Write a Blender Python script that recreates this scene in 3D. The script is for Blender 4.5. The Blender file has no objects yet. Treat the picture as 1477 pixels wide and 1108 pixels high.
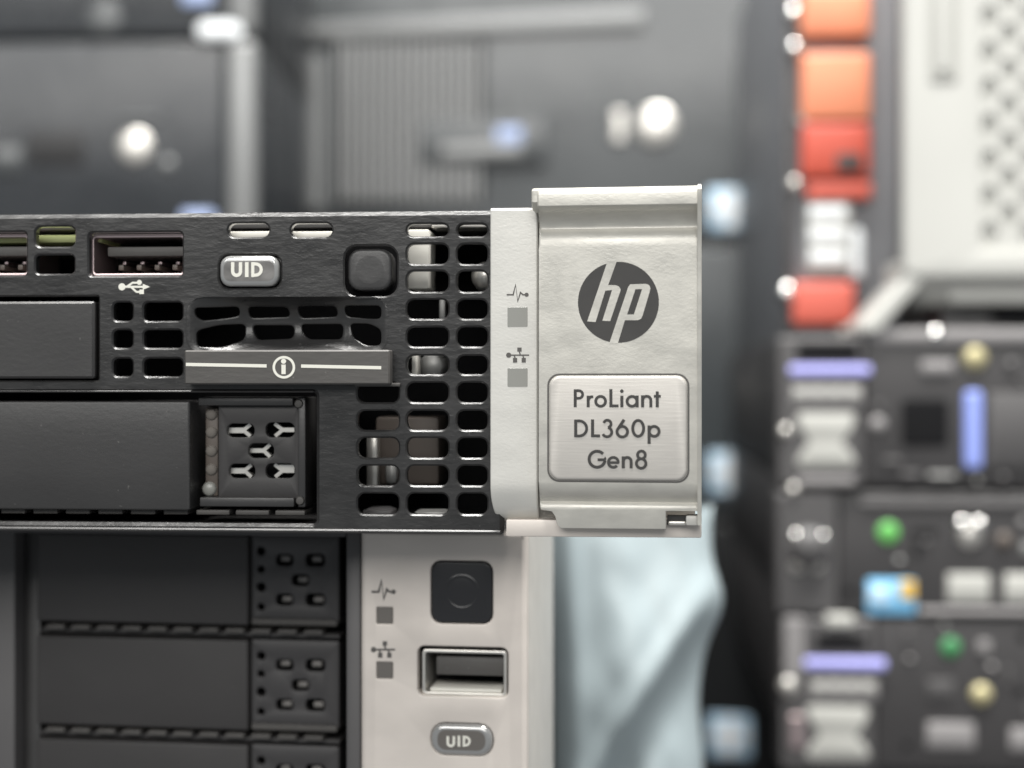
import bpy, bmesh, math, random
from mathutils import Vector, Matrix, noise
from mathutils.geometry import delaunay_2d_cdt
random.seed(7)
sc = bpy.context.scene
COL = sc.collection

# ------------------------------------------------------------------ camera
THETA = math.radians(4.2)            # the lens looks a little to the left of the server's normal
FOCUS = 0.200
LENS = 52.6
FPX = 1477 * LENS / 36.0
O = Vector((0.0, 0.0, 0.195))        # point of the front plane in the middle of the picture
FWD = Vector((-math.sin(THETA), math.cos(THETA), 0))
RGT = Vector((math.cos(THETA), math.sin(THETA), 0))
UP = Vector((0, 0, 1))
CAM = O - FWD * FOCUS
cd = bpy.data.cameras.new('camera')
cd.sensor_width = 36.0
cd.lens = LENS
cd.clip_start = 0.01
cd.clip_end = 50
cd.dof.use_dof = True
cd.dof.focus_distance = 0.1985
cd.dof.aperture_fstop = 11.2
cam = bpy.data.objects.new('camera', cd)
COL.objects.link(cam)
cam.location = CAM
cam.rotation_euler = (math.radians(90), 0, THETA)
sc.camera = cam

# ------------------------------------------------------------------ light
w = bpy.data.worlds.new('World')
sc.world = w
w.use_nodes = True
bg = w.node_tree.nodes['Background']
bg.inputs[0].default_value = (0.90, 0.96, 1.0, 1)
bg.inputs[1].default_value = 0.30

def area(name, loc, target, sx, sy, power, col=(1, 0.98, 0.945)):
    l = bpy.data.lights.new(name, 'AREA')
    l.shape = 'RECTANGLE'
    l.size, l.size_y = sx, sy
    l.energy = power
    l.color = col
    o = bpy.data.objects.new(name, l)
    COL.objects.link(o)
    o.location = loc
    o.rotation_euler = (Vector(target) - Vector(loc)).to_track_quat('-Z', 'Y').to_euler()
    return o
area('ceiling_lamp', (0.2, -0.12, 1.7), (0.15, 0.05, 0.2), 1.4, 0.24, 78)
area('ceiling_lamp_behind_viewer', (-0.25, -1.7, 1.15), (0.1, 0.2, 0.15), 1.8, 0.9, 29)  # soft fill added to brighten the front faces
sc.view_settings.view_transform = 'Standard'
sc.view_settings.look = 'None'
sc.view_settings.exposure = 0.12
sc.view_settings.gamma = 1.0
try:
    sc.cycles.use_denoising = True
    sc.cycles.denoiser = 'OPENIMAGEDENOISE'
    sc.cycles.max_bounces = 8
except Exception:
    pass

# ------------------------------------------------------------------ materials
def mat(name, col, rough=0.5, metal=0.0, spec=0.5, grain=None, vary=0.0, vscale=300, speck=0.0,
        coat=0.0, emit=None, trans=0.0, rvar=0.0):
    """grain = (noise scale per metre, (stretch x,y,z), bump height in metres)"""
    m = bpy.data.materials.new(name)
    m.use_nodes = True
    nt = m.node_tree
    N, L = nt.nodes, nt.links
    b = N['Principled BSDF']
    b.inputs['Base Color'].default_value = (*col, 1)
    b.inputs['Roughness'].default_value = rough
    b.inputs['Metallic'].default_value = metal
    b.inputs['Specular IOR Level'].default_value = spec
    b.inputs['Coat Weight'].default_value = coat
    b.inputs['Coat Roughness'].default_value = 0.12
    b.inputs['Transmission Weight'].default_value = trans
    if emit:
        b.inputs['Emission Color'].default_value = (*emit[0], 1)
        b.inputs['Emission Strength'].default_value = emit[1]
    tc = N.new('ShaderNodeTexCoord')
    if vary or speck or rvar:
        mp = N.new('ShaderNodeMapping')
        mp.inputs['Scale'].default_value = (vscale * 0.6, vscale, vscale)
        L.new(tc.outputs['Object'], mp.inputs['Vector'])
        n1 = N.new('ShaderNodeTexNoise')
        n1.inputs['Scale'].default_value = 1.0
        n1.inputs['Detail'].default_value = 5
        L.new(mp.outputs[0], n1.inputs['Vector'])
        mr = N.new('ShaderNodeMapRange')
        mr.inputs['From Min'].default_value = 0.3
        mr.inputs['From Max'].default_value = 0.7
        mr.inputs['To Min'].default_value = 1 - vary
        mr.inputs['To Max'].default_value = 1 + vary
        L.new(n1.outputs['Fac'], mr.inputs['Value'])
        mx = N.new('ShaderNodeMix')
        mx.data_type = 'RGBA'
        mx.blend_type = 'MULTIPLY'
        mx.inputs['Factor'].default_value = 1.0
        mx.inputs['A'].default_value = (*col, 1)
        L.new(mr.outputs[0], mx.inputs['B'])
        out = mx.outputs['Result']
        if rvar:
            rr = N.new('ShaderNodeMapRange')
            rr.inputs['From Min'].default_value = 0.3
            rr.inputs['From Max'].default_value = 0.7
            rr.inputs['To Min'].default_value = max(0.05, rough - rvar)
            rr.inputs['To Max'].default_value = min(1, rough + rvar)
            L.new(n1.outputs['Fac'], rr.inputs['Value'])
            L.new(rr.outputs[0], b.inputs['Roughness'])
        if speck:
            n2 = N.new('ShaderNodeTexNoise')
            n2.inputs['Scale'].default_value = 1300
            n2.inputs['Detail'].default_value = 2
            L.new(tc.outputs['Object'], n2.inputs['Vector'])
            cr = N.new('ShaderNodeMapRange')
            cr.inputs['From Min'].default_value = 0.735
            cr.inputs['From Max'].default_value = 0.80
            cr.inputs['To Max'].default_value = speck
            L.new(n2.outputs['Fac'], cr.inputs['Value'])
            m2 = N.new('ShaderNodeMix')
            m2.data_type = 'RGBA'
            m2.inputs['B'].default_value = (0.6, 0.58, 0.55, 1)
            L.new(cr.outputs[0], m2.inputs['Factor'])
            L.new(out, m2.inputs['A'])
            out = m2.outputs['Result']
        L.new(out, b.inputs['Base Color'])
    if grain:
        sca, st, h = grain
        mp = N.new('ShaderNodeMapping')
        mp.inputs['Scale'].default_value = (sca * st[0], sca * st[1], sca * st[2])
        mp.inputs['Rotation'].default_value = (0, 0.25, 0)
        L.new(tc.outputs['Object'], mp.inputs['Vector'])
        n3 = N.new('ShaderNodeTexNoise')
        n3.inputs['Scale'].default_value = 1.0
        n3.inputs['Detail'].default_value = 4
        n3.inputs['Roughness'].default_value = 0.6
        L.new(mp.outputs[0], n3.inputs['Vector'])
        bp = N.new('ShaderNodeBump')
        bp.inputs['Strength'].default_value = 1.0
        bp.inputs['Distance'].default_value = h
        L.new(n3.outputs['Fac'], bp.inputs['Height'])
        L.new(bp.outputs[0], b.inputs['Normal'])
    return m

M = {}
M['black'] = mat('black_grained_plastic', (0.025, 0.0245, 0.0245), 0.30, 0, 0.5, (900, (0.5, 1, 1.2), 0.00007), 0.18, 250, 0.22, rvar=0.06)
M['black_face'] = mat('black_satin_plastic', (0.038, 0.037, 0.037), 0.36, 0, 0.5, (1500, (0.6, 1, 1.2), 0.00002), 0.10, 120, 0.15)
M['black_in'] = mat('black_interior', (0.012, 0.012, 0.013), 0.6)
M['black_deep'] = mat('black_cavity', (0.006, 0.006, 0.007), 0.8, 0, 0.2)
M['black_gloss'] = mat('black_gloss_plastic', (0.02, 0.02, 0.022), 0.2, 0, 0.5, vary=0.15, vscale=100)
M['tab'] = mat('dark_grey_tab_plastic', (0.075, 0.071, 0.067), 0.5, 0, 0.4, (1200, (0.4, 1, 1.2), 0.00003), 0.10, 150, 0.2)
M['dark_drive'] = mat('dark_grey_drive_plastic', (0.042, 0.040, 0.040), 0.5, 0, 0.4, (1400, (0.7, 1, 1.2), 0.00002), 0.08, 90, 0.15)
M['silver'] = mat('silver_painted_metal', (0.545, 0.53, 0.485), 0.38, 0.3, 0.5, (2600, (0.6, 1, 1), 0.000022), 0.07, 420, rvar=0.08)
M['silver_strip'] = mat('pale_silver_paint', (0.60, 0.59, 0.555), 0.40, 0.2, 0.5, (3200, (0.6, 1, 1), 0.000018), 0.04, 260, rvar=0.07)
M['silver_side'] = mat('silver_plastic', (0.50, 0.49, 0.46), 0.45, 0.1, 0.4, (900, (1, 1, 1), 0.00003), 0.05, 200)
M['badge'] = mat('brushed_badge', (0.54, 0.515, 0.48), 0.38, 0.25, 0.5, (1500, (0.14, 1, 2.2), 0.000015), 0.04, 300)
M['warm_silver'] = mat('warm_silver_plastic', (0.63, 0.58, 0.535), 0.42, 0.1, 0.4, (2500, (1, 1, 1), 0.000012), 0.06, 160, rvar=0.06)
M['print'] = mat('dark_print', (0.040, 0.038, 0.036), 0.4, 0, 0.5, vary=0.12, vscale=400)
M['print_soft'] = mat('grey_brown_print', (0.085, 0.08, 0.075), 0.55)
M['white_print'] = mat('white_print', (0.72, 0.71, 0.64), 0.5)
M['led'] = mat('grey_lens', (0.27, 0.27, 0.25), 0.3, 0, 0.5)
M['clear'] = mat('smoky_clear_plastic', (0.36, 0.36, 0.355), 0.1, 0.45, 0.6, coat=0.8)
M['led_core'] = mat('smoky_lens', (0.17, 0.165, 0.16), 0.2, vary=0.35, vscale=500)
M['led_dark'] = mat('dark_grey_lens', (0.13, 0.12, 0.11), 0.35)
M['spring'] = mat('dull_spring_steel', (0.20, 0.19, 0.18), 0.45, 0.4)
M['brass'] = mat('brassy_metal', (0.62, 0.50, 0.5), 0.3, 0.9)
M['steel'] = mat('bright_steel', (0.66, 0.64, 0.60), 0.32, 0.7, 0.5, vary=0.08, vscale=300)
M['chrome'] = mat('chrome', (0.82, 0.82, 0.80), 0.16, 1.0)
M['cream'] = mat('cream_connector_plastic', (0.72, 0.70, 0.64), 0.5)
M['pcb'] = mat('green_board', (0.34, 0.37, 0.16), 0.5)
M['brown'] = mat('brown_plastic', (0.10, 0.082, 0.07), 0.5)
M['lightpipe'] = mat('light_pipe_plastic', (0.17, 0.155, 0.14), 0.7, 0, 0.2)
M['grey_metal'] = mat('grey_galvanised_steel', (0.34, 0.34, 0.33), 0.45, 0.6, vary=0.06, vscale=80)
M['pc'] = mat('charcoal_computer_plastic', (0.068, 0.073, 0.076), 0.3, 0, 0.5, (22, (1.6, 1, 0.5), 0.0012), 0.16, 18, rvar=0.1)
M['pc_dark'] = mat('black_computer_plastic', (0.026, 0.029, 0.033), 0.3, 0, 0.5, (22, (1.6, 1, 0.5), 0.0012), 0.2, 18, rvar=0.1)
M['pc_mid'] = mat('dark_grey_computer_plastic', (0.046, 0.053, 0.057), 0.32, 0, 0.5, (22, (1.6, 1, 0.5), 0.001), 0.15, 18)
M['pc_black'] = mat('jet_computer_plastic', (0.012, 0.013, 0.014), 0.45, 0, 0.3, vary=0.05, vscale=40)
M['rib'] = mat('pale_rib_plastic', (0.28, 0.285, 0.285), 0.4)
M['pc_light'] = mat('grey_computer_trim', (0.21, 0.215, 0.215), 0.35, 0.2)  # trim grey, also painted where a bevelled edge catches light
M['blue_sticker'] = mat('pale_blue_sticker', (0.55, 0.76, 0.94), 0.25)
M['white_sticker'] = mat('white_sticker', (0.85, 0.88, 0.90), 0.3)  # white of stickers and of the glints built as parts
M['navy_pale'] = mat('lavender_sticker', (0.32, 0.40, 0.62), 0.3)
M['navy'] = mat('navy_badge', (0.10, 0.16, 0.42), 0.3)
M['orange'] = mat('orange_plastic', (0.80, 0.28, 0.15), 0.45, vary=0.05, vscale=60)
M['red'] = mat('red_orange_plastic', (0.55, 0.085, 0.05), 0.45, vary=0.1, vscale=60)
M['coral'] = mat('coral_plastic', (0.66, 0.13, 0.09), 0.45)
M['chassis'] = mat('grey_blue_chassis_paint', (0.23, 0.235, 0.25), 0.45, vary=0.05, vscale=40)
M['white_case'] = mat('off_white_case_plastic', (0.53, 0.53, 0.50), 0.45, 0, 0.4, vary=0.03, vscale=30)
M['white_shade'] = mat('grey_vent_plastic', (0.42, 0.42, 0.39), 0.5)  # case white darkened to put shade into the side recess
M['violet'] = mat('pale_violet_plastic', (0.46, 0.46, 0.92), 0.4)
M['blue_bar'] = mat('periwinkle_plastic', (0.30, 0.38, 0.85), 0.4)
M['green'] = mat('green_lamp', (0.12, 0.42, 0.10), 0.4, emit=((0.2, 0.7, 0.15), 0.15))
M['green_dim'] = mat('dim_green_lamp', (0.06, 0.26, 0.10), 0.3)
M['yellow'] = mat('yellow_brass', (0.50, 0.45, 0.26), 0.45, 0.3)
M['sky_blue'] = mat('sky_blue_sticker', (0.22, 0.55, 0.85), 0.3)
M['gold'] = mat('gold_sticker', (0.80, 0.52, 0.12), 0.3)
M['label'] = mat('pale_label', (0.47, 0.47, 0.44), 0.4)
M['label_grey'] = mat('grey_label', (0.27, 0.26, 0.26), 0.4)
M['rack'] = mat('black_rack_paint', (0.045, 0.043, 0.044), 0.45, 0, 0.5, vary=0.1, vscale=60)
M['rack_mid'] = mat('dark_grey_rack_plastic', (0.085, 0.082, 0.083), 0.45, 0, 0.5, vary=0.1, vscale=60)
M['bag'] = mat('pale_blue_film', (0.37, 0.435, 0.455), 0.36, 0, 0.5, (45, (1, 1, 1), 0.0002), 0.06, 30)
M['table'] = mat('dark_table_top', (0.06, 0.06, 0.065), 0.55, vary=0.1, vscale=20)

# ------------------------------------------------------------------ helpers (lengths in millimetres)
MM = 0.001
def finish(bm, name, m, parent, smooth=35):
    bmesh.ops.remove_doubles(bm, verts=bm.verts, dist=1e-7)
    bmesh.ops.recalc_face_normals(bm, faces=bm.faces)
    me = bpy.data.meshes.new(name)
    bm.to_mesh(me)
    bm.free()
    me.materials.append(M[m])
    if smooth:
        me.shade_smooth()
        me.set_sharp_from_angle(angle=math.radians(smooth))
    o = bpy.data.objects.new(name, me)
    COL.objects.link(o)
    if parent:
        o.parent = parent
    return o

def thing(name, label, cat, loc, rz=0.0, group=None):
    o = bpy.data.objects.new(name, None)
    o.empty_display_size = 0.02
    COL.objects.link(o)
    o.location = loc
    o.rotation_euler = (0, 0, rz)
    o['label'] = label
    o['category'] = cat
    if group:
        o['group'] = group
    return o

def root_matrix(o):
    return Matrix.Translation(o.location) @ Matrix.Rotation(o.rotation_euler.z, 4, 'Z')

def at_depth(px, py, d):
    """world point seen at a photograph pixel, d metres in front of the lens"""
    return CAM + (FWD + RGT * ((px - 738.5) / FPX) + UP * ((554 - py) / FPX)) * d

class Plane:
    """a front plane y = const of a thing; converts photograph pixels into its own millimetres"""
    def __init__(s, root, y=0.0):
        s.root = root
        s.y = y
        s.mi = root_matrix(root).inverted()
        s.c = s.mi @ CAM
    def p(s, px, py, y=None):
        y = s.y if y is None else y
        d = s.mi.to_3x3() @ (FWD + RGT * ((px - 738.5) / FPX) + UP * ((554 - py) / FPX))
        t = (y * MM - s.c.y) / d.y
        q = s.c + d * t
        return (q.x / MM, q.z / MM)
    def rect(s, x0, y0, x1, y1, y=None):
        xm, ym = (x0 + x1) / 2, (y0 + y1) / 2
        return (s.p(x0, ym, y)[0], s.p(xm, y1, y)[1], s.p(x1, ym, y)[0], s.p(xm, y0, y)[1])
    def len(s, px, y=None):
        return s.p(739 + px, 554, y)[0] - s.p(739, 554, y)[0]

def rrect(u0, v0, u1, v1, r=0.5, n=4):
    r = min(r, (u1 - u0) / 2 - 1e-3, (v1 - v0) / 2 - 1e-3)
    if r <= 0:
        return [(u0, v0), (u1, v0), (u1, v1), (u0, v1)]
    pts = []
    for cx, cy, a0 in ((u1 - r, v0 + r, -90), (u1 - r, v1 - r, 0), (u0 + r, v1 - r, 90), (u0 + r, v0 + r, 180)):
        for k in range(n + 1):
            a = math.radians(a0 + 90 * k / n)
            pts.append((cx + r * math.cos(a), cy + r * math.sin(a)))
    return pts

def circle(cx, cy, r, n=28):
    return [(cx + r * math.cos(2 * math.pi * k / n), cy + r * math.sin(2 * math.pi * k / n)) for k in range(n)]

def area2(l):
    return sum(l[i][0] * l[(i + 1) % len(l)][1] - l[(i + 1) % len(l)][0] * l[i][1] for i in range(len(l)))

def ccw(l):
    return l if area2(l) > 0 else l[::-1]

def round_poly(pts, r, n=3):
    pts = ccw(pts)
    out = []
    N = len(pts)
    for i in range(N):
        a, b, c = Vector(pts[i - 1]), Vector(pts[i]), Vector(pts[(i + 1) % N])
        d1, d2 = (a - b), (c - b)
        rr = min(r, d1.length * 0.45, d2.length * 0.45)
        p1, p2 = b + d1.normalized() * rr, b + d2.normalized() * rr
        for k in range(n + 1):
            t = k / n
            q = p1 * (1 - t) ** 2 + b * 2 * t * (1 - t) + p2 * t * t
            out.append((q.x, q.y))
    return out

def offset_loop(l, d):
    """move a ccw loop inwards by d (outwards when d < 0)"""
    out = []
    N = len(l)
    for i in range(N):
        a, b, c = Vector(l[i - 1]), Vector(l[i]), Vector(l[(i + 1) % N])
        e1, e2 = (b - a), (c - b)
        if e1.length < 1e-9 or e2.length < 1e-9:
            out.append((b.x, b.y))
            continue
        n1 = Vector((-e1.y, e1.x)).normalized()
        n2 = Vector((-e2.y, e2.x)).normalized()
        m = n1 + n2
        if m.length < 1e-6:
            m = n1
        m.normalize()
        k = d / max(0.35, m.dot(n1))
        out.append((b.x + m.x * k, b.y + m.y * k))
    return out

def fill(bm, side):
    """fill the flat region between vertex loops (first the outline, then holes)"""
    flat = [v for l in side for v in l]
    co = [Vector((v.co.x * 1000, v.co.z * 1000)) for v in flat]
    ed, n0 = [], 0
    for l in side:
        ed += [(n0 + i, n0 + (i + 1) % len(l)) for i in range(len(l))]
        n0 += len(l)
    vo, eo, fo, ov, oe, of = delaunay_2d_cdt(co, ed, [], 0, 1e-7)
    yy = flat[0].co.y
    vm = [flat[o[0]] if o else bm.verts.new((v.x * MM, yy, v.y * MM)) for v, o in zip(vo, ov)]
    for f in fo:
        cx = sum(vo[i].x for i in f) / len(f)
        cy = sum(vo[i].y for i in f) / len(f)
        odd = False
        for a, b in ed:
            p, r = co[a], co[b]
            if (p.y > cy) != (r.y > cy) and cx < p.x + (cy - p.y) / (r.y - p.y) * (r.x - p.x):
                odd = not odd
        if not odd:
            continue
        vs = [vm[i] for i in f]
        if len(set(vs)) == len(vs):
            try:
                bm.faces.new(vs)
            except ValueError:
                pass

def plate_bm(outer, holes=(), y0=0.0, t=1.0, bev=0.2, hbev=None, seg=2, back=True, disp=None, sub=0):
    hbev = bev if hbev is None else hbev
    bm = bmesh.new()
    loops = [(ccw(outer), bev, 1)] + [(ccw(h), (hbev[i] if isinstance(hbev, list) else hbev), -1) for i, h in enumerate(holes)]
    fronts, backs = [], []
    for l, b, s in loops:
        rings = []
        for k in range(seg + 1):
            a = math.pi / 2 * k / seg
            ins = b * (1 - math.sin(a))
            dep = b * (1 - math.cos(a))
            rings.append([(x, y0 + dep, z) for x, z in (offset_loop(l, s * ins) if ins > 1e-6 else l)])
        rings.append([(x, y0 + t, z) for x, z in l])
        vr = [[bm.verts.new(Vector(p) * MM) for p in r] for r in rings]
        for r0, r1 in zip(vr, vr[1:]):
            for i in range(len(l)):
                j = (i + 1) % len(l)
                bm.faces.new((r0[i], r0[j], r1[j], r1[i]))
        fronts.append(vr[0])
        backs.append(vr[-1])
    for side in ((fronts, backs) if back else (fronts,)):
        fill(bm, side)
    if sub:
        bmesh.ops.subdivide_edges(bm, edges=bm.edges, cuts=sub, use_grid_fill=True)
        bmesh.ops.triangulate(bm, faces=bm.faces)
    if disp:
        for v in bm.verts:
            v.co.y += disp(v.co.x / MM, v.co.z / MM) * MM
    return bm

def plate(name, outer, holes, y0, t, bev, m, parent, hbev=None, seg=2, disp=None, sub=0, smooth=35):
    return finish(plate_bm(outer, holes, y0, t, bev, hbev, seg, True, disp, sub), name, m, parent, smooth)

def box_into(bm, x0, y0, z0, x1, y1, z1, bev=0.0, seg=2):
    r = bmesh.ops.create_cube(bm, size=1.0)
    vs = r['verts']
    for v in vs:
        v.co = Vector(((x0 + x1) / 2 + v.co.x * (x1 - x0), (y0 + y1) / 2 + v.co.y * (y1 - y0), (z0 + z1) / 2 + v.co.z * (z1 - z0))) * MM
    if bev > 0:
        es = list({e for v in vs for e in v.link_edges})
        bmesh.ops.bevel(bm, geom=es, offset=bev * MM, segments=seg, profile=0.5, affect='EDGES')

def box(name, x0, y0, z0, x1, y1, z1, m, parent, bev=0.2, seg=2):
    bm = bmesh.new()
    box_into(bm, x0, y0, z0, x1, y1, z1, bev, seg)
    return finish(bm, name, m, parent)

def profile_bm(pts, x0, x1, bev=0.0):
    """extrude a closed (y, z) outline from x0 to x1"""
    bm = bmesh.new()
    a = [bm.verts.new((x0 * MM, y * MM, z * MM)) for y, z in pts]
    b = [bm.verts.new((x1 * MM, y * MM, z * MM)) for y, z in pts]
    n = len(pts)
    for i in range(n):
        j = (i + 1) % n
        bm.faces.new((a[i], a[j], b[j], b[i]))
    fa = bm.faces.new(a)
    fb = bm.faces.new(b)
    if bev:
        es = list(fa.edges) + list(fb.edges)
        bmesh.ops.bevel(bm, geom=es, offset=bev * MM, segments=2, profile=0.5, affect='EDGES')
    ng = [f for f in bm.faces if len(f.verts) > 4]
    bmesh.ops.triangulate(bm, faces=ng)
    return bm

def lathe(name, cx, cz, prof, m, parent, n=28):
    """revolve (radius, y) pairs about the axis through (cx, cz) along y"""
    bm = bmesh.new()
    rings = []
    for r, y in prof:
        if r < 1e-6:
            rings.append([bm.verts.new((cx * MM, y * MM, cz * MM))])
        else:
            rings.append([bm.verts.new(((cx + r * math.cos(2 * math.pi * k / n)) * MM, y * MM, (cz + r * math.sin(2 * math.pi * k / n)) * MM)) for k in range(n)])
    for a, b in zip(rings, rings[1:]):
        for k in range(n):
            j = (k + 1) % n
            if len(a) == 1 and len(b) == 1:
                continue
            if len(a) == 1:
                bm.faces.new((a[0], b[k], b[j]))
            elif len(b) == 1:
                bm.faces.new((a[k], b[0], a[j]))
            else:
                bm.faces.new((a[k], b[k], b[j], a[j]))
    return finish(bm, name, m, parent, 50)

def ribbon_into(bm, pts, wd, y, closed=False, thick=0.03):
    pts = [p for i, p in enumerate(pts) if i == 0 or math.dist(p, pts[i - 1]) > 1e-4]
    n = len(pts)
    L, R = [], []
    for i in range(n):
        b = Vector(pts[i])
        a = Vector(pts[i - 1]) if (i > 0 or closed) else None
        c = Vector(pts[(i + 1) % n]) if (i < n - 1 or closed) else None
        d1 = (b - a).normalized() if a is not None else None
        d2 = (c - b).normalized() if c is not None else None
        d1 = d1 or d2
        d2 = d2 or d1
        n1, n2 = Vector((-d1.y, d1.x)), Vector((-d2.y, d2.x))
        m = (n1 + n2)
        m = m.normalized() if m.length > 1e-6 else n1
        k = wd / 2 / max(0.5, m.dot(n1))
        L.append(b + m * k)
        R.append(b - m * k)
    vl = [bm.verts.new((p.x * MM, y * MM, p.y * MM)) for p in L]
    vr = [bm.verts.new((p.x * MM, y * MM, p.y * MM)) for p in R]
    for i in range(n if closed else n - 1):
        j = (i + 1) % n
        bm.faces.new((vr[i], vr[j], vl[j], vl[i]))

def blob_into(bm, pts, y):
    vs = [bm.verts.new((x * MM, y * MM, z * MM)) for x, z in ccw(pts)]
    bm.faces.new(vs)

def arc(cx, cy, r, a0, a1, n=14, ry=None):
    """photograph sense: y runs down, angles clockwise from +x"""
    ry = r if ry is None else ry
    return [(cx + r * math.cos(math.radians(a0 + (a1 - a0) * k / n)), cy + ry * math.sin(math.radians(a0 + (a1 - a0) * k / n))) for k in range(n + 1)]

def lettering(name, strokes, conv, wscale, y, m, parent):
    """strokes: ('l', pts, width[, closed]) or ('b', pts); conv maps drawing coordinates to (x, z) mm"""
    bm = bmesh.new()
    for i, s in enumerate(strokes):
        yy = y - 0.0025 * i
        pts = [conv(*p) for p in s[1]]
        if s[0] == 'l':
            ribbon_into(bm, pts, s[2] * wscale, yy, len(s) > 3 and s[3])
        else:
            blob_into(bm, pts, yy)
    for f in bm.faces:
        f.normal_update()
        if f.normal.y > 0:
            f.normal_flip()
    me = bpy.data.meshes.new(name)
    bm.to_mesh(me)
    bm.free()
    me.materials.append(M[m])
    o = bpy.data.objects.new(name, me)
    COL.objects.link(o)
    o.parent = parent
    return o

def copy_tree(o, parent=None, dx=0.0, dz=0.0, top=True):
    c = o.copy()
    COL.objects.link(c)
    c.parent = parent
    if top:
        c.location = o.location + Vector((dx * MM, 0, dz * MM))
    for ch in list(o.children):
        copy_tree(ch, c, top=False)
    return c

# ------------------------------------------------------------------ setting
tb = bmesh.new()
box_into(tb, -900, -120, -30, 900, 1000, 0, 2.0)
table = finish(tb, 'table_top', 'table', None)
table['kind'] = 'structure'

# ------------------------------------------------------------------ the server in focus
ZU = 0.195 - 0.0203                     # its underside, resting on the server below
srv = thing('rack_server', 'black rack server with silver latch ear and badge, resting on another server', 'server', (0, 0, ZU))
P = Plane(srv, 0.0)
def R(x0, y0, x1, y1, r=None, y=None):
    q = P.rect(x0, y0, x1, y1, y)
    return rrect(*q, 0.9 if r is None else r)

UL = P.p(-3600, 554)[0]                 # left end, far out of frame
top = (P.p(0, 310)[1] + P.p(700, 303)[1]) / 2
bot = 0.15
right = P.p(727, 740)[0]
UL = right - 436
holes = []
colA, colB, colC = (515.5, 575), (587, 646.5), (659.5, 703)
rows = [(323, 341), (352, 381), (391, 421), (432, 460), (472, 500), (513, 540), (552, 580.5), (592.5, 620.5), (632, 660.5), (672, 700.5), (712, 742)]
for i, (a, b) in enumerate(rows):
    for c in (colB, colC):
        holes.append(R(c[0], a, c[1], b, 0.95))
    if i >= 6:
        holes.append(R(colA[0], a, colA[1], b, 0.95))
for c in ((163, 191), (207, 263)):
    for a, b in ((436, 463), (476, 502), (517, 543)):
        holes.append(R(c[0], a, c[1], b, 0.65))
holes += [R(51, 327, 108, 356, 0.8), R(51, 368, 107, 395, 0.6), R(128, 335, 263, 398, 0.5), R(-97, 335, 38, 398, 0.5),
          R(329, 322, 388, 342, 0.9), R(419.5, 322, 479, 342, 0.9)]
holes += [R(316, 367, 405, 415.5, 1.3), R(497, 354, 573, 427.5, 1.7)]
vent_open = R(268, 428, 560, 512, 2.4)
vent_i = len(holes)
holes.append(vent_open)
blank_open = P.rect(-1100, 430, 142, 549)
holes.append(rrect(*blank_open, 0.25))
bay = P.rect(-1500, 566, 456, 749)
holes.append(rrect(*bay, 0.5))
plate('front_bezel', rrect(UL, bot, right, top, 0.6), holes, 0.0, 1.3, 0.6, 'black', srv, hbev=[0.004 if i == vent_i else (0.45 if i == len(holes) - 1 else 0.24) for i in range(len(holes))], seg=1)

# chassis tray: floor, sides, back, lid that starts some way behind the bezel
def chassis_shell(root, x0, x1, h, y0, depth, lid_from, m='grey_metal', inner='black_in'):
    box('chassis_floor', x0, y0, 0.05, x1, depth, 1.0, inner, root, 0)
    box('chassis_side', x0, y0, 1.02, x0 + 1, depth - 1.02, h - 1.22, inner, root, 0)
    box('chassis_side', x1 - 1, y0, 1.02, x1, depth - 1.02, h - 1.22, inner, root, 0)
    box('chassis_back', x0, depth - 1, 1.02, x1, depth, h - 1.22, inner, root, 0)
    box('chassis_lid', x0, lid_from, h - 1.2, x1, depth, h - 0.2, m, root, 0.1)
chassis_shell(srv, UL + 1, right - 0.5, top, 1.35, 355, 9, 'rack')
box('baffle', UL + 2.2, 30, 1.05, right - 1.7, 31.5, top - 1.3, 'black_deep', srv, 0)  # black wall added to keep the openings dark
# things seen through the openings
q = P.rect(588, 331, 619, 417, 5)
box('connector_block', q[0], 5, q[1], q[2], 12, q[3], 'cream', srv, 0.3)
q = P.rect(622, 318, 720, 338, 6)
box('cable_bracket', q[0], 6.5, q[3] - 0.9, q[2], 12, q[3] - 0.3, 'steel', srv, 0.1)
q = P.rect(632, 420, 641, 470, 7)
box('cable_bracket', q[0], 8, q[1], q[2], 9, q[3], 'grey_metal', srv, 0.2)
q = P.rect(594, 505, 600, 545, 4)
box('bracket_edge', q[0], 4, q[1], q[2], 9, q[3], 'cream', srv, 0.1)
q = P.rect(604, 511, 640, 545, 9)
lathe('capacitor', (q[0] + q[2]) / 2, (q[1] + q[3]) / 2, [(0, 9), (1.4, 9), (1.8, 9.4), (1.8, 16), (0, 16)], 'grey_metal', srv)
q = P.rect(528, 625, 545, 710, 9)
box('bracket_edge', q[0], 9, q[1], q[2], 11, q[3], 'steel', srv, 0.4)
q = P.rect(553, 668, 572, 700, 9)
box('cable_clip', q[0], 10, q[1], q[2], 12, q[3], 'grey_metal', srv, 0.8)
q = P.rect(540, 602, 632, 700, 12)
box('fan_duct', q[0], 13, q[1], q[2], 24, q[3], 'brown', srv, 0.5)
q = P.rect(664, 388, 700, 425, 8)
lathe('cable_plug', q[2], q[3] - 1, [(0, 7), (1.2, 7.2), (2.0, 8.4), (2.2, 14), (0, 14)], 'steel', srv)
q = P.rect(520, 716, 570, 760, 7)
box('cable_bundle', q[0], 6, 1.05, q[2], 12, q[1] + 2.6, 'rack_mid', srv, 1.2)
q = P.rect(598, 728, 650, 760, 7)
box('cable_bundle', q[0], 5, 1.05, q[2], 9, q[1] + 2.4, 'grey_metal', srv, 0.8)
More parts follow.
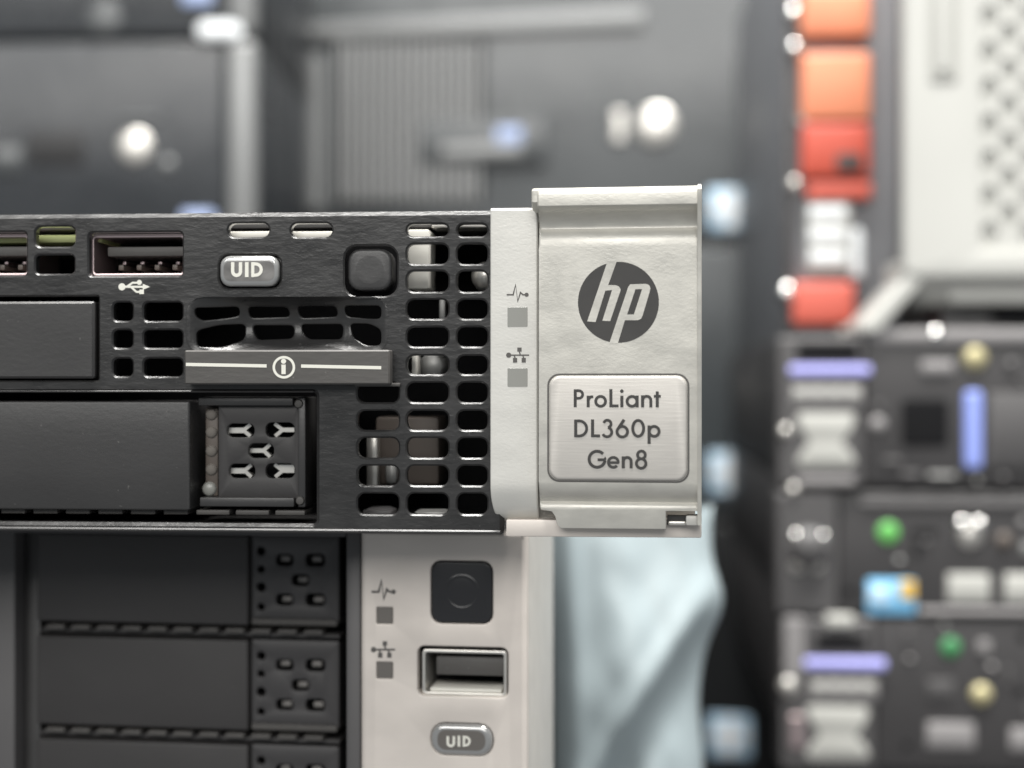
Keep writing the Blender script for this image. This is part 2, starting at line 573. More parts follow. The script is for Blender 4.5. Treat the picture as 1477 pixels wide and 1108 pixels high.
# circuit board behind the upper row
q = P.rect(-200, 340, 500, 346, 4)
box('circuit_board', UL + 40, 3.2, q[1] - 0.4, P.p(150, 340, 4)[0], 28, q[1] + 0.6, 'pcb', srv, 0.05)
for xa, xb in ((318, 398), (408, 490)):
    q = P.rect(xa, 334, xb, 345, 2.2)
    box('light_bar', q[0], 2.0, q[1], q[2], 6.5, q[3], 'cream', srv, 0.15)  # pale bar added for the lit lower half of each slot

# scooped vent above the pull tab
vu0, vv0, vu1, vv1 = P.rect(268, 428, 560, 512)
def scoop(u, v):
    a = max(0.0, 1 - ((u - (vu0 + vu1) / 2) / ((vu1 - vu0) / 2 - 0.4)) ** 2)
    b = max(0.0, 1 - ((v - (vv0 + vv1) / 2 - 0.3) / ((vv1 - vv0) / 2)) ** 2)
    return 3.2 * a * (b ** 0.75)
Zs = 320 / 1477
def vz(x, y):
    return P.p(260 + x * Zs, 420 + y * Zs)
vh = [[(90, 110), (370, 100), (370, 160), (300, 175), (135, 195), (92, 165)], [(425, 100), (690, 100), (700, 165), (430, 175)],
      [(750, 95), (1020, 95), (1030, 165), (765, 175)], [(1075, 95), (1335, 95), (1335, 185), (1230, 180), (1085, 165)],
      [(100, 262), (240, 222), (405, 215), (405, 320), (270, 372), (105, 372)], [(450, 222), (725, 222), (725, 312), (490, 322), (462, 280)],
      [(770, 215), (1065, 215), (1060, 318), (830, 318), (785, 280)], [(1110, 212), (1250, 215), (1335, 255), (1335, 362), (1230, 362), (1130, 300)]]
plate('finger_vent', rrect(vu0 + 0.006, vv0 + 0.006, vu1 - 0.006, vv1 - 0.006, 2.4), [round_poly([vz(*p) for p in h], 0.7) for h in vh], 0.001, 0.7, 0.004, 'black', srv,
      hbev=0.15, disp=scoop, sub=3, smooth=50)

# usb sockets of the bezel
def usb_socket(root, pl, x0, y0, x1, y1, mshell, yf, parent_name='usb_port', contacts=True):
    q = pl.rect(x0, y0, x1, y1, yf)
    sh = plate(parent_name, rrect(q[0], q[1], q[2], q[3], 0.5), [rrect(q[0] + 0.45, q[1] + 0.45, q[2] - 0.45, q[3] - 0.45, 0.35)], yf, 11, 0.12, mshell, root)
    box('socket_back', q[0] + 0.4, yf + 9.5, q[1] + 0.4, q[2] - 0.4, yf + 10.2, q[3] - 0.4, 'black_deep', sh, 0)
    h = q[3] - q[1]
    wdt = q[2] - q[0]
    box('tongue', q[0] + 0.11 * wdt + 0.5, yf + 1.2, q[1] + (0.5 if contacts else 0.42) * h, q[2] - 0.6, yf + 9.4, q[1] + (0.72 if contacts else 0.82) * h, 'tab', sh, 0.1)
    for k in range(4 if contacts else 0):
        cx = q[0] + (0.27 + 0.19 * k) * wdt
        box('contact', cx - 0.35, yf + 2.0, q[1] + 0.18 * h, cx + 0.35, yf + 9.4, q[1] + 0.30 * h, 'brown', sh, 0.08)
        box('contact_spring', cx - 0.25, yf + 3.4, q[1] + 0.33 * h, cx + 0.25, yf + 9.3, q[1] + 0.40 * h, 'brass', sh, 0.05)
    if not contacts:
        box('spring_leaf', q[0] + 0.09 * wdt, yf + 0.4, q[1] + 0.47, q[0] + 0.93 * wdt, yf + 6, q[1] + 0.47 + 0.08 * h, 'cream', sh, 0.15)  # cream colour puts the light on the socket floor into the leaf
    return sh
usb_socket(srv, P, 131, 338, 268, 399, 'brass', 1.5)
usb_socket(srv, P, -95, 338, 43, 399, 'brass', 1.5)
# usb symbol
Zb = 360 / 1477
def cv(x, y):
    return P.p(x * Zb, 290 + y * Zb)
lettering('usb_symbol', [('b', circle(722, 508, 21)), ('l', [(722, 508), (850, 508)], 13), ('b', [(845, 490), (888, 508), (845, 526)]),
                         ('l', [(750, 508), (785, 484), (815, 484)], 12), ('b', circle(825, 482, 15)),
                         ('l', [(775, 508), (808, 538), (832, 538)], 12), ('b', [(825, 524), (852, 524), (852, 551), (825, 551)])],
          cv, Zb / 10.8, -0.02, 'white_print', srv)

# uid button: clear plastic with raised white letters
q = P.rect(318, 369, 403, 413.5)
ub = plate('uid_button', rrect(*q, 1.4), [], -0.55, 4, 0.55, 'clear', srv, seg=4)
q2 = P.rect(324, 377, 397, 406)
plate('button_core', rrect(*q2, 0.9), [], -0.57, 0.4, 0.01, 'led_core', ub, seg=1, smooth=0)
Z2 = 460 / 1477
def c2(x, y):
    return P.p(270 + x * Z2, 290 + y * Z2)
UIDS = [('l', [(216, 285), (216, 325)] + arc(234, 325, 18, 180, 0, 8)[0:] + [(252, 285)], 17), ('l', [(281, 285), (281, 354)], 17),
        ('l', [(309, 285), (309, 354)], 15), ('l', [(309, 293), (322, 293)] + arc(322, 319, 26, -90, 90, 8) + [(309, 345)], 15)]
UIDS[0] = ('l', [(216, 285), (216, 325)] + arc(234, 328, 18, 180, 0, 8) + [(252, 325), (252, 285)], 16)
lettering('uid_letters', UIDS, c2, Z2 / 10.8, -0.60, 'white_print', ub)
# power button
q = P.rect(501, 358.5, 565, 419)
pb = plate('power_button', rrect(*q, 1.7), [], 0.25, 6, 0.5, 'black_face', srv, seg=4)
cx, cz = (q[0] + q[2]) / 2, (q[1] + q[3]) / 2
lathe('button_dish', cx, cz, [(0, 0.244), (1.2, 0.238), (1.6, 0.236), (1.9, 0.246), (0, 0.3)], 'black_face', pb)
# well behind the buttons
q = P.rect(308, 362, 412, 420, 2)
box('button_well', q[0], 3.6, q[1], q[2], 4.2, q[3], 'black_deep', srv, 0)
q = P.rect(490, 348, 580, 432, 2)
box('button_well', q[0], 3.6, q[1], q[2], 4.2, q[3], 'black_deep', srv, 0)

# blanking panel at the left
q = P.rect(-1000, 437, 135.5, 546, -0.6)
plate('blanking_panel', rrect(*q, 0.35), [], -0.6, 10, 0.3, 'black_face', srv, seg=1)

# information pull tab
y_t = -2.6
q = P.rect(266, 505, 562, 554.5, y_t)
tab = plate('pull_tab', rrect(q[0], q[1], q[2], q[3], 0.22), [], y_t, 2.6, 0.2, 'tab', srv, seg=1)
q3 = P.rect(512, 553.5, 577, 556.5, -0.5)
box('tab_guide', q3[0], -0.7, q3[1] - 0.1, q3[2], 1.0, q3[3] + 0.1, 'tab', tab, 0.08)
def ct(x, y):
    return P.p(260 + x * Zs, 420 + y * Zs, y_t)
lettering('information_print', [('l', [(38, 488), (575, 498)], 22), ('l', [(805, 499), (1338, 510)], 22),
                                ('l', arc(690, 507, 67, 0, 348, 30), 17, True), ('b', circle(688, 467, 17)), ('l', [(688, 490), (688, 553)], 29),
                                ('l', [(672, 492), (702, 492)], 6)], ct, Zs / 10.95, y_t - 0.02, 'white_print', tab)

# drive carrier in the lower bay
yd = 2.2
q = P.rect(-520, 578.5, 274, 734, yd - 1.2)
box('bay_floor', bay[0] - 1, 1.32, bay[1] - 1.4, bay[2] + 0.6, 20, bay[1] - 0.35, 'black_face', srv, 0.1)
box('bay_back', bay[0] - 1, 20.02, bay[1] - 1.4, bay[2] + 0.6, 21, bay[3] + 0.5, 'black_deep', srv, 0)
box('bay_side', bay[2] + 0.3, 1.32, bay[1] - 0.3, bay[2] + 0.9, 20, bay[3] + 0.4, 'black_in', srv, 0)
def drive_carrier():
    f = plate('drive_carrier', rrect(q[0], q[1], q[2], q[3], 0.3), [], yd - 1.2, 14, 0.3, 'black_face', srv, seg=3)
    a = P.rect(286, 573.5, 440, 732, yd)
    # frame of the latch block
    box('latch_rail', a[0], yd, a[3] - 1.1, a[2] - 1.7, yd + 8, a[3], 'black_face', f, 0.15)
    b0 = P.rect(288, 718, 424, 731, yd)
    box('latch_rail', b0[0], yd, b0[1], b0[2], yd + 8, b0[3], 'black_face', f, 0.15)
    c0 = P.rect(429, 573, 440, 732, yd)
    box('latch_side', c0[0], yd + 0.3, c0[1], c0[2], yd + 8, c0[3], 'black_face', f, 0.2)
    lathe('latch_pin', (c0[0] + c0[2]) / 2 - 0.2, c0[1] + 0.9, [(0, yd - 0.1), (0.5, yd), (0.7, yd + 0.5), (0.7, yd + 2), (0, yd + 2)], 'tab', f, 16)
    lathe('latch_pin', (c0[0] + c0[2]) / 2 - 0.4, c0[3] - 0.9, [(0, yd - 0.1), (0.5, yd), (0.7, yd + 0.5), (0.7, yd + 2), (0, yd + 2)], 'tab', f, 16)
    g = P.rect(315, 585, 431, 719, yd + 1.0)
    slots = [(327, 611, 367, 631), (383, 609.5, 425, 631), (358, 639.5, 395, 661), (330, 669, 368, 690), (383, 668.5, 425, 690)]
    lp = plate('latch_plate', rrect(*g, 0.2), [rrect(*P.rect(*s, yd + 1.0), 0.85, 5) for s in slots], yd + 1.0, 1.0, 0.12, 'dark_drive', f, hbev=0.12)
    # bright sprung metal seen in the slots
    for i, s in enumerate(slots):
        u0, v0, u1, v1 = P.rect(*s, yd + 1.6)
        cu, cw = (u0 + u1) / 2, (v0 + v1) / 2
        W, H = (u1 - u0), (v1 - v0)
        sg = 1 if i in (0, 2, 3) else -1
        bm = bmesh.new()
        shapes = {1: [([(cu - 0.46 * W, cw), (cu + 0.12 * W, cw)], 0.6), ([(cu + 0.06 * W, cw), (cu + 0.32 * W, cw + 0.42 * H)], 0.5), ([(cu + 0.06 * W, cw), (cu + 0.32 * W, cw - 0.42 * H)], 0.5)],
                  -1: [([(cu + 0.46 * W, cw), (cu + 0.02 * W, cw)], 0.6), ([(cu + 0.06 * W, cw), (cu - 0.22 * W, cw + 0.42 * H)], 0.5), ([(cu + 0.06 * W, cw), (cu - 0.20 * W, cw - 0.42 * H)], 0.5)]}[sg]
        if i in (0, 3):
            shapes = [(shapes[0][0], 0.75)] + shapes[1:]
        if i == 4:
            shapes.append(([(cu + 0.46 * W, cw + 0.22 * H), (cu - 0.1 * W, cw + 0.22 * H)], 0.7))
        for k, (pts, wd) in enumerate(shapes):
            ribbon_into(bm, pts, wd, yd + 2.1 + 0.02 * k)
        ex = bmesh.ops.extrude_face_region(bm, geom=list(bm.faces))
        bmesh.ops.translate(bm, verts=[v for v in ex['geom'] if isinstance(v, bmesh.types.BMVert)], vec=(0, 0.0012, 0))
        finish(bm, 'spring_clip', 'steel', f, 0)
        box('slot_shade', u0 - 0.3, yd + 4.2, v0 - 0.3, u1 + 0.3, yd + 4.5, v1 + 0.3, 'black_deep', f, 0)
    # light pipes
    for (px, py, r) in ((303, 598, 9), (303, 624, 9), (303, 651, 9), (303, 678, 9), (300, 706, 11)):
        u, v = P.p(px, py, yd + 1.2)
        lathe('light_pipe', u, v, [(0, yd + 1.5), (r / 10.7 * 0.7, yd + 1.55), (r / 10.7, yd + 1.9), (r / 10.7, yd + 5), (0, yd + 5)],
              'led' if r == 11 else 'lightpipe', f, 18)
    s = P.rect(290, 588, 315, 716, yd + 2)
    box('light_pipe_strip', s[0] + 0.6, yd + 1.9, s[1], s[2], yd + 5, s[3], 'brown', f, 0.3)
    # toothed strip under the carrier
    x = q[0] + 1.0
    zz0, zz1 = P.p(200, 742, yd)[1], P.p(200, 735.5, yd)[1]
    k = 0
    while x < P.p(440, 740, yd)[0] - 3:
        L = 3.4 if x < q[2] - 3 else 4.6
        box('vent_tooth', x, yd + 0.2, zz0, min(x + L, P.p(439, 740, yd)[0]), yd + 6, zz1, 'tab', f, 0.1)
        x += L + (1.2 if L == 3.4 else 0.9)
    return f
dc = drive_carrier()
copy_tree(dc, srv, dx=-(P.p(440, 650)[0] - q[0] + 1.0))

e = P.rect(-1400, 563, 453, 566, -0.3)
box('bay_lip', e[0], -0.3, e[1] + 0.02, e[2], 0.6, e[3], 'black_face', srv, 0.12, 1)
# bottom seam of the bezel
box('bottom_lip', UL + 0.5, -0.35, 0.2, right - 0.3, 0.7, 0.75, 'black_face', srv, 0.2, 1)

# ------------------------------------------------------------------ silver ear
YS = -1.4
s = P.rect(707, 300, 776, 755, YS)
sb, st = s[1], s[3]
def strip_curve(u, v):
    t = max(0.0, min(1.0, (sb + 5.4 - v) / 5.4))
    return 3.6 * (1 - math.sqrt(max(0.0, 1 - t * t * 0.98)))
so = [(s[0] + 0.95, sb), (s[2], sb), (s[2], st), (s[0] + 0.3, st), (s[0], st - 0.3)]
for k in range(0, 13):
    so.append((s[0] + 0.95 * (k / 12) ** 2.2, sb + 5.2 * (1 - k / 12)))
so = so[:-1]
strip_pts = [(s[2], sb)]
for k in range(25):
    strip_pts.append((s[2], sb + (st - sb) * (k + 1) / 25))
for k in range(25):
    v = st - (st - sb) * k / 25
    t = max(0.0, (sb + 5.0 - v) / 5.0)
    strip_pts.append((s[0] + 0.9 * t ** 2.2, v))
strip_pts.append((s[0] + 0.9, sb))
# front skin of the strip as rows so that it can curve back at its lower end
bm = bmesh.new()
rowsv = []
NR = 44
for k in range(NR + 1):
    tt = k / NR
    v = sb + (st - sb) * (tt ** 1.8)
    t = max(0.0, (sb + 5.0 - v) / 5.0)
    ul = s[0] + 0.9 * t ** 2.2
    yy = YS + strip_curve(0, v)
    b = 0.28
    tb_ = 0.0 if k < NR else 0.3
    vv = v
    row = [(ul, YS + 5.5, vv), (ul, yy + b + tb_, vv), (ul + 0.08, yy + 0.08 + tb_, vv), (ul + b, yy + tb_, vv), (s[2] - 0.2, yy + tb_, vv), (s[2], yy + 0.2 + tb_, vv), (s[2], YS + 5.5, vv)]
    if k == NR:
        row0 = [(x, y - 0.3 if 1 <= i <= 5 else y, z - 0.3) for i, (x, y, z) in enumerate(row)]
        rowsv.append([bm.verts.new(Vector(p) * MM) for p in row0])
    rowsv.append([bm.verts.new(Vector(p) * MM) for p in row])
for a, b in zip(rowsv, rowsv[1:]):
    for i in range(6):
        bm.faces.new((a[i], a[i + 1], b[i + 1], b[i]))
    bm.faces.new((a[6], a[0], b[0], b[6]))
bm.faces.new(rowsv[-1])
bm.faces.new(rowsv[0][::-1])
strip = finish(bm, 'ear_strip', 'silver_strip', srv, 40)
def ci(x, y, oy):
    return P.p(720 + x / 13.85, oy + y / 13.85, YS)
HEART = [('l', [(150, 350), (280, 350), (328, 150), (370, 480), (425, 305), (475, 350), (540, 350)], 30), ('b', circle(548, 350, 42))]
NET = [('b', circle(190, 310, 52)), ('l', [(190, 310), (600, 310)], 28), ('b', [(362, 158), (448, 158), (448, 240), (362, 240)]), ('l', [(400, 235), (425, 312)], 26),
       ('b', [(275, 365), (360, 365), (360, 458), (275, 458)]), ('b', [(448, 365), (532, 365), (532, 458), (448, 458)]), ('l', [(318, 370), (300, 315)], 26), ('l', [(490, 370), (470, 315)], 26)]
lettering('health_symbol', HEART, lambda x, y: ci(x, y, 400), 1 / 13.85 / 10.9, YS - 0.02, 'print_soft', strip)
lettering('network_symbol', NET, lambda x, y: ci(x, y, 490), 1 / 13.85 / 10.9, YS - 0.02, 'print_soft', strip)
for (a, b) in ((443, 471.5), (531, 558)):
    e = P.rect(732, a, 761, b, YS)
    plate('status_lens', rrect(*e, 0.12), [], YS - 0.03, 0.5, 0.03, 'led', strip, seg=1, smooth=0)

# latch lever: turned a little towards the viewer about its left edge
YL = -3.7
PIV = P.p(777, 500, YL)[0]
LROT = math.radians(-3.2)
lever_items = []
def zpx(py, y=YL, px=890):
    return P.p(px, py, y)[1]
l0, l1 = P.p(777, 500, YL)[0], P.p(1011.5, 500, YL - 1)[0]
prof = [(-5.6, 276), (-5.65, 280), (-5.6, 296), (-5.2, 300), (-3.9, 305), (-2.9, 318), (-2.45, 326), (-2.5, 330), (-3.1, 335), (-3.5, 341), (-3.66, 348), (-3.7, 356),
        (-3.7, 696), (-3.6, 704), (-3.2, 711), (-2.6, 717), (-2.1, 721), (-2.0, 723.5), (-2.25, 726), (-2.5, 729), (-2.5, 735.5)]
pp = [(y, zpx(v, y)) for y, v in prof]
ztop, zbot = zpx(270.5, -5.0), pp[-1][1]
outline = [(2.0, ztop), (-4.9, ztop), (-5.35, ztop - 0.15)] + pp + [(1.5, zbot)]
bm = profile_bm(outline, l0, l1, 0.28)
lever = finish(bm, 'latch_lever', 'silver', srv, 40)
# raised right flange and left lip of the finger pull
f0 = P.p(1005.5, 500, YL)[0]
fl = [(2.2, ztop + 0.1), (-5.4, ztop + 0.1), (-5.95, ztop - 0.5), (-5.9, zpx(296)), (-4.3, zpx(330)), (-4.1, zpx(360)), (-4.0, zpx(700)), (-2.9, zpx(730)), (-2.8, zpx(757)), (2.2, zpx(757))]
flange = finish(profile_bm(fl, f0, l1 + 0.05, 0.15), 'lever_flange', 'silver', lever, 40)
pl_ = P.rect(767.5, 272, 777, 304, -5)
pull = finish(profile_bm([(2.0, ztop - 0.02), (-5.0, ztop - 0.02), (-5.5, ztop - 0.4), (-5.5, zpx(293)), (-4.2, zpx(304)), (2.0, zpx(304))], pl_[0], pl_[2] + 1.2, 0.3), 'pull_lip', 'silver', lever, 40)
# tab under the lever
def lz(px, py, y):
    return P.p(px, py, y)
tp = [lz(779.5, 730, -2.5), lz(779.5, 735.5, -2.5), lz(795, 738, -2.5), lz(800, 745, -2.5), lz(803, 757, -2.5), lz(808, 762, -2.5), lz(960, 762.5, -2.5), lz(960, 737, -2.5), lz(1004, 735, -2.5), lz(1004, 730, -2.5)]
plate('lever_tab', tp, [], -2.52, 2.0, 0.15, 'silver', lever)
# spring seat at the right of the tab
e = P.rect(960.5, 744, 990, 757, -1.5)
box('spring_recess', e[0], -0.6, e[1], e[2], 1.0, e[3], 'print', lever, 0)
e = P.rect(962, 751, 988, 757, -1.2)
box('spring', e[0], -1.2, e[1], e[2], -0.65, e[3], 'steel', lever, 0.2)
e = P.rect(988, 743, 1006, 757, -2)
box('spring_seat', e[0], -2.1, e[1], e[2], 1.0, e[3], 'silver_side', lever, 0.2)
# logo
Zl = 130 / 1108
def cl(x, y):
    return P.p(827 + x * Zl, 372 + y * Zl, YL)
plate('logo_disc', [cl(555 + 497 * math.cos(2 * math.pi * k / 72), 550 + 497 * math.sin(2 * math.pi * k / 72)) for k in range(72)], [], YL - 0.02, 0.1, 0.005, 'print', lever, seg=1, smooth=0)
hh = [(422, 46), (536, 46), (430, 338), (522, 340), (552, 350), (573, 370), (584, 395), (578, 418), (455, 780), (358, 776), (478, 400), (395, 407), (275, 792), (172, 782)]
po = [(676, 362), (700, 330), (890, 325), (920, 333), (940, 352), (948, 380), (940, 420), (850, 722), (830, 755), (792, 770), (635, 770), (549, 1052), (444, 1052)]
ph = [(765, 390), (846, 390), (745, 700), (662, 700)]
plate('logo_letter', [cl(*p) for p in hh], [], YL - 0.034, 0.1, 0.004, 'silver', lever, seg=1, smooth=0)
plate('logo_letter', [cl(*p) for p in po], [[cl(*p) for p in ph]], YL - 0.034, 0.1, 0.004, 'silver', lever, seg=1, smooth=0)
# badge
e = P.rect(792, 541.5, 991.5, 693, YL - 0.3)
plate('badge_rim', rrect(e[0] - 0.25, e[1] - 0.25, e[2] + 0.25, e[3] + 0.25, 1.6, 6), [rrect(e[0] - 0.02, e[1] - 0.02, e[2] + 0.02, e[3] + 0.02, 1.4, 6)], YL - 0.06, 0.5, 0.02, 'print_soft', lever)
badge = plate('badge', rrect(e[0] + 0.05, e[1] + 0.05, e[2] - 0.05, e[3] - 0.05, 1.4, 8), [], YL - 0.42, 0.8, 0.36, 'badge', lever, seg=5)
Zt = 150 / 1187
def cb(x, y):
    return P.p(815 + x * Zt, 550 + y * Zt, YL - 0.42)
TW = 35
T = []
T += [('l', [(120, 92), (120, 297)], TW), ('l', [(120, 108), (162, 108)] + arc(162, 151, 43, -90, 90, 12) + [(120, 194)], TW - 3)]
T += [('l', [(268, 165), (268, 297)], TW), ('l', [(272, 212), (283, 190), (300, 178), (326, 177)], TW - 3)]
T += [('l', arc(410, 229, 56, 0, 350, 34), TW - 2, True)]
T += [('l', [(527, 90), (527, 297)], TW), ('l', [(535, 281), (614, 281)], TW - 2)]
T += [('l', [(652, 165), (652, 297)], TW), ('b', circle(652, 113, 21))]
T += [('l', arc(768, 229, 56, 0, 350, 34), TW - 2, True), ('l', [(826, 162), (826, 297)], TW)]
T += [('l', [(888, 160), (888, 297)], TW), ('l', [(890, 222)] + arc(936, 217, 46, 190, 360, 14) + [(982, 297)], TW - 2)]
T += [('l', [(1055, 115), (1055, 297)], TW), ('l', [(1016, 171), (1096, 171)], TW - 4)]
T += [('l', [(125, 437), (125, 638)], TW), ('l', [(125, 453), (165, 453)] + arc(165, 538, 86, -90, 90, 20) + [(125, 623)], TW - 3)]
T += [('l', [(318, 435), (318, 638)], TW), ('l', [(325, 622), (404, 622)], TW - 2)]
T += [('l', arc(487, 486, 42, 195, 440, 18), TW - 3), ('l', arc(484, 579, 53, -80, 155, 20), TW - 3)]
T += [('l', arc(657, 574, 60, 0, 350, 34), TW - 2, True), ('l', [(612, 538), (678, 437)], TW)]
T += [('l', arc(838, 536, 62, 0, 350, 34, 90), TW - 2, True)]
T += [('l', [(962, 503), (962, 712)], TW), ('l', arc(1020, 570, 56, 0, 350, 34), TW - 2, True)]
T += [('l', arc(370, 888, 91, -42, -360, 34) + [(461, 892)], TW - 1), ('l', [(376, 894), (470, 894)], TW - 4)]
T += [('l', arc(555, 923, 56, 5, -318, 34), TW - 3), ('l', [(500, 926), (622, 926)], TW - 6)]
T += [('l', [(668, 855), (668, 990)], TW), ('l', [(670, 915)] + arc(714, 911, 44, 190, 360, 14) + [(758, 990)], TW - 2)]
T += [('l', arc(875, 838, 44, 0, 350, 30), TW - 3, True), ('l', arc(872, 935, 54, 0, 350, 32), TW - 3, True)]
lettering('badge_letters', T, cb, Zt / 11.0, YL - 0.43, 'print', badge)
# turn the lever about its left edge
lever.location = Vector((PIV * MM, YL * MM, 0)) - Matrix.Rotation(LROT, 3, 'Z') @ Vector((PIV * MM, YL * MM, 0))
lever.rotation_euler = (0, 0, LROT)
# base plate of the ear
e = P.rect(730, 757, 1012, 775, -0.8)
eb = P.rect(730, 300, 1009, 775, 2.2)
base = box('ear_base', e[0], -0.8, e[1], e[2], 4, e[3] + 0.6, 'warm_silver', srv, 0.2)  # warm tone puts a pinkish reflection into the colour
box('ear_back_plate', right + 0.2, 2.3, e[1] + 0.3, P.p(1003, 500, 2)[0], 5.2, ztop - 3.4, 'silver_side', base, 0.2)

# ------------------------------------------------------------------ the lower server
LY = math.radians(-3.6)
px, pz = 0.0036, 0.0
lowroot_x = P.p(760, 900, 12)[0] * MM
low = thing('storage_server', 'black drive-bay server with pale silver control strip, underneath the silver-eared server', 'server', (lowroot_x, 0.0135, 0.0), LY)
Q = Plane(low, 0.0)
htop = (ZU / MM) - 0.1
e0 = Q.p(520, 940)[0]
# the control strip on its ear
hl = []
def RQ(x0, y0, x1, y1, r):
    return rrect(*Q.rect(x0, y0, x1, y1), r)
hl += [RQ(621, 809, 711, 900, 1.5), RQ(602, 933, 733, 1005, 1.0), RQ(621, 1043, 712, 1090, 2.1), RQ(543, 876, 566.5, 900, 0.2), RQ(543, 955, 566.5, 979, 0.2)]
ear = plate('control_strip', rrect(e0, 0.4, -0.1, htop - 0.6, 0.3), hl, 0.0, 2.0, 0.75, 'warm_silver', low, hbev=0.22, seg=3)
q = Q.rect(622, 810, 710, 899)
b2 = plate('power_button', rrect(*q, 1.4), [], 0.1, 4, 0.3, 'black_gloss', low, seg=3)
cx, cz = (q[0] + q[2]) / 2, (q[1] + q[3]) / 2
lathe('button_ring', cx, cz, [(2.1, 0.1), (2.25, 0.05), (2.45, 0.05), (2.6, 0.1), (2.1, 0.1)], 'black_gloss', b2)
lathe('button_hollow', cx, cz, [(0, 0.09), (1.9, 0.085), (2.0, 0.11)], 'black_gloss', b2)
usb_socket(low, Q, 609, 938, 731, 1004, 'steel', 0.7, contacts=False)
q = Q.rect(622, 1044, 711, 1089)
u2 = plate('uid_button', rrect(*q, 1.9), [], -0.6, 3, 0.7, 'clear', low, seg=4)
q = Q.rect(632, 1052, 701, 1081)
plate('button_core', rrect(*q, 1.2), [], -0.62, 0.5, 0.01, 'led_dark', u2, seg=1, smooth=0)
def c8(x, y):
    return Q.p(480 + x * 0.3139, 760 + y * 0.3139)
lettering('uid_letters', [('l', [(532, 957), (532, 988)] + arc(546, 988, 14, 180, 0, 8) + [(560, 957)], 12), ('l', [(583, 955), (583, 1005)], 12),
                          ('l', [(606, 955), (606, 1005)], 11), ('l', [(606, 961)] + arc(613, 980, 19, -90, 90, 8) + [(606, 999)], 11)], c8, 0.3139 / 10.1, -0.64, 'white_print', u2)
for a, b in ((876, 900), (955, 979)):
    e = Q.rect(543.5, a, 566, b)
    plate('status_lens', rrect(*e, 0.2), [], 0.15, 2, 0.05, 'led_dark', low, seg=1, smooth=0)
# symbols reuse the drawings of the upper ear
lettering('health_symbol', HEART, lambda x, y: Q.p(536 + (x - 150) * 35 / 440, 837 + (y - 140) * 28 / 350), 50 / 440 / 10.1, -0.02, 'print_soft', ear)
lettering('network_symbol', NET, lambda x, y: Q.p(535 + (x - 140) * 35 / 460, 925 + (y - 158) * 24 / 300), 48 / 460 / 10.1, -0.02, 'print_soft', ear)
# ear side: the strip is a deep hollow box
box('ear_side', -1.2, 2.02, 0.4, 0, 34, htop - 0.9, 'silver_side', low, 0.2)
box('ear_top', e0, 2.02, htop - 1.6, -1.22, 34, htop - 0.9, 'silver_side', low, 0.1)
# body
bx1 = -17.5
bx0 = bx1 - 436
box('body_shell', bx0, 40, 0.1, bx1, 322, htop - 0.3, 'rack', low, 0.5)
box('ear_web', bx1 - 6, 34.1, 0.6, -1.3, 35.5, htop - 1.7, 'silver_side', low, 0)
# frame round the drives
fr1 = Q.p(519, 940)[0] - 0.05
fr0 = Q.p(497, 940)[0]
box('bay_frame', fr0, 0.8, 0.2, fr1, 40, htop - 0.4, 'rack_mid', low, 0.4)
box('bay_rail', bx0, 0.9, htop - 1.9, fr0 - 0.05, 38, htop - 0.4, 'rack', low, 0.2)
box('bay_recess', bx0, 38, 0.3, fr0, 39.5, htop - 2.0, 'black_deep', low, 0)
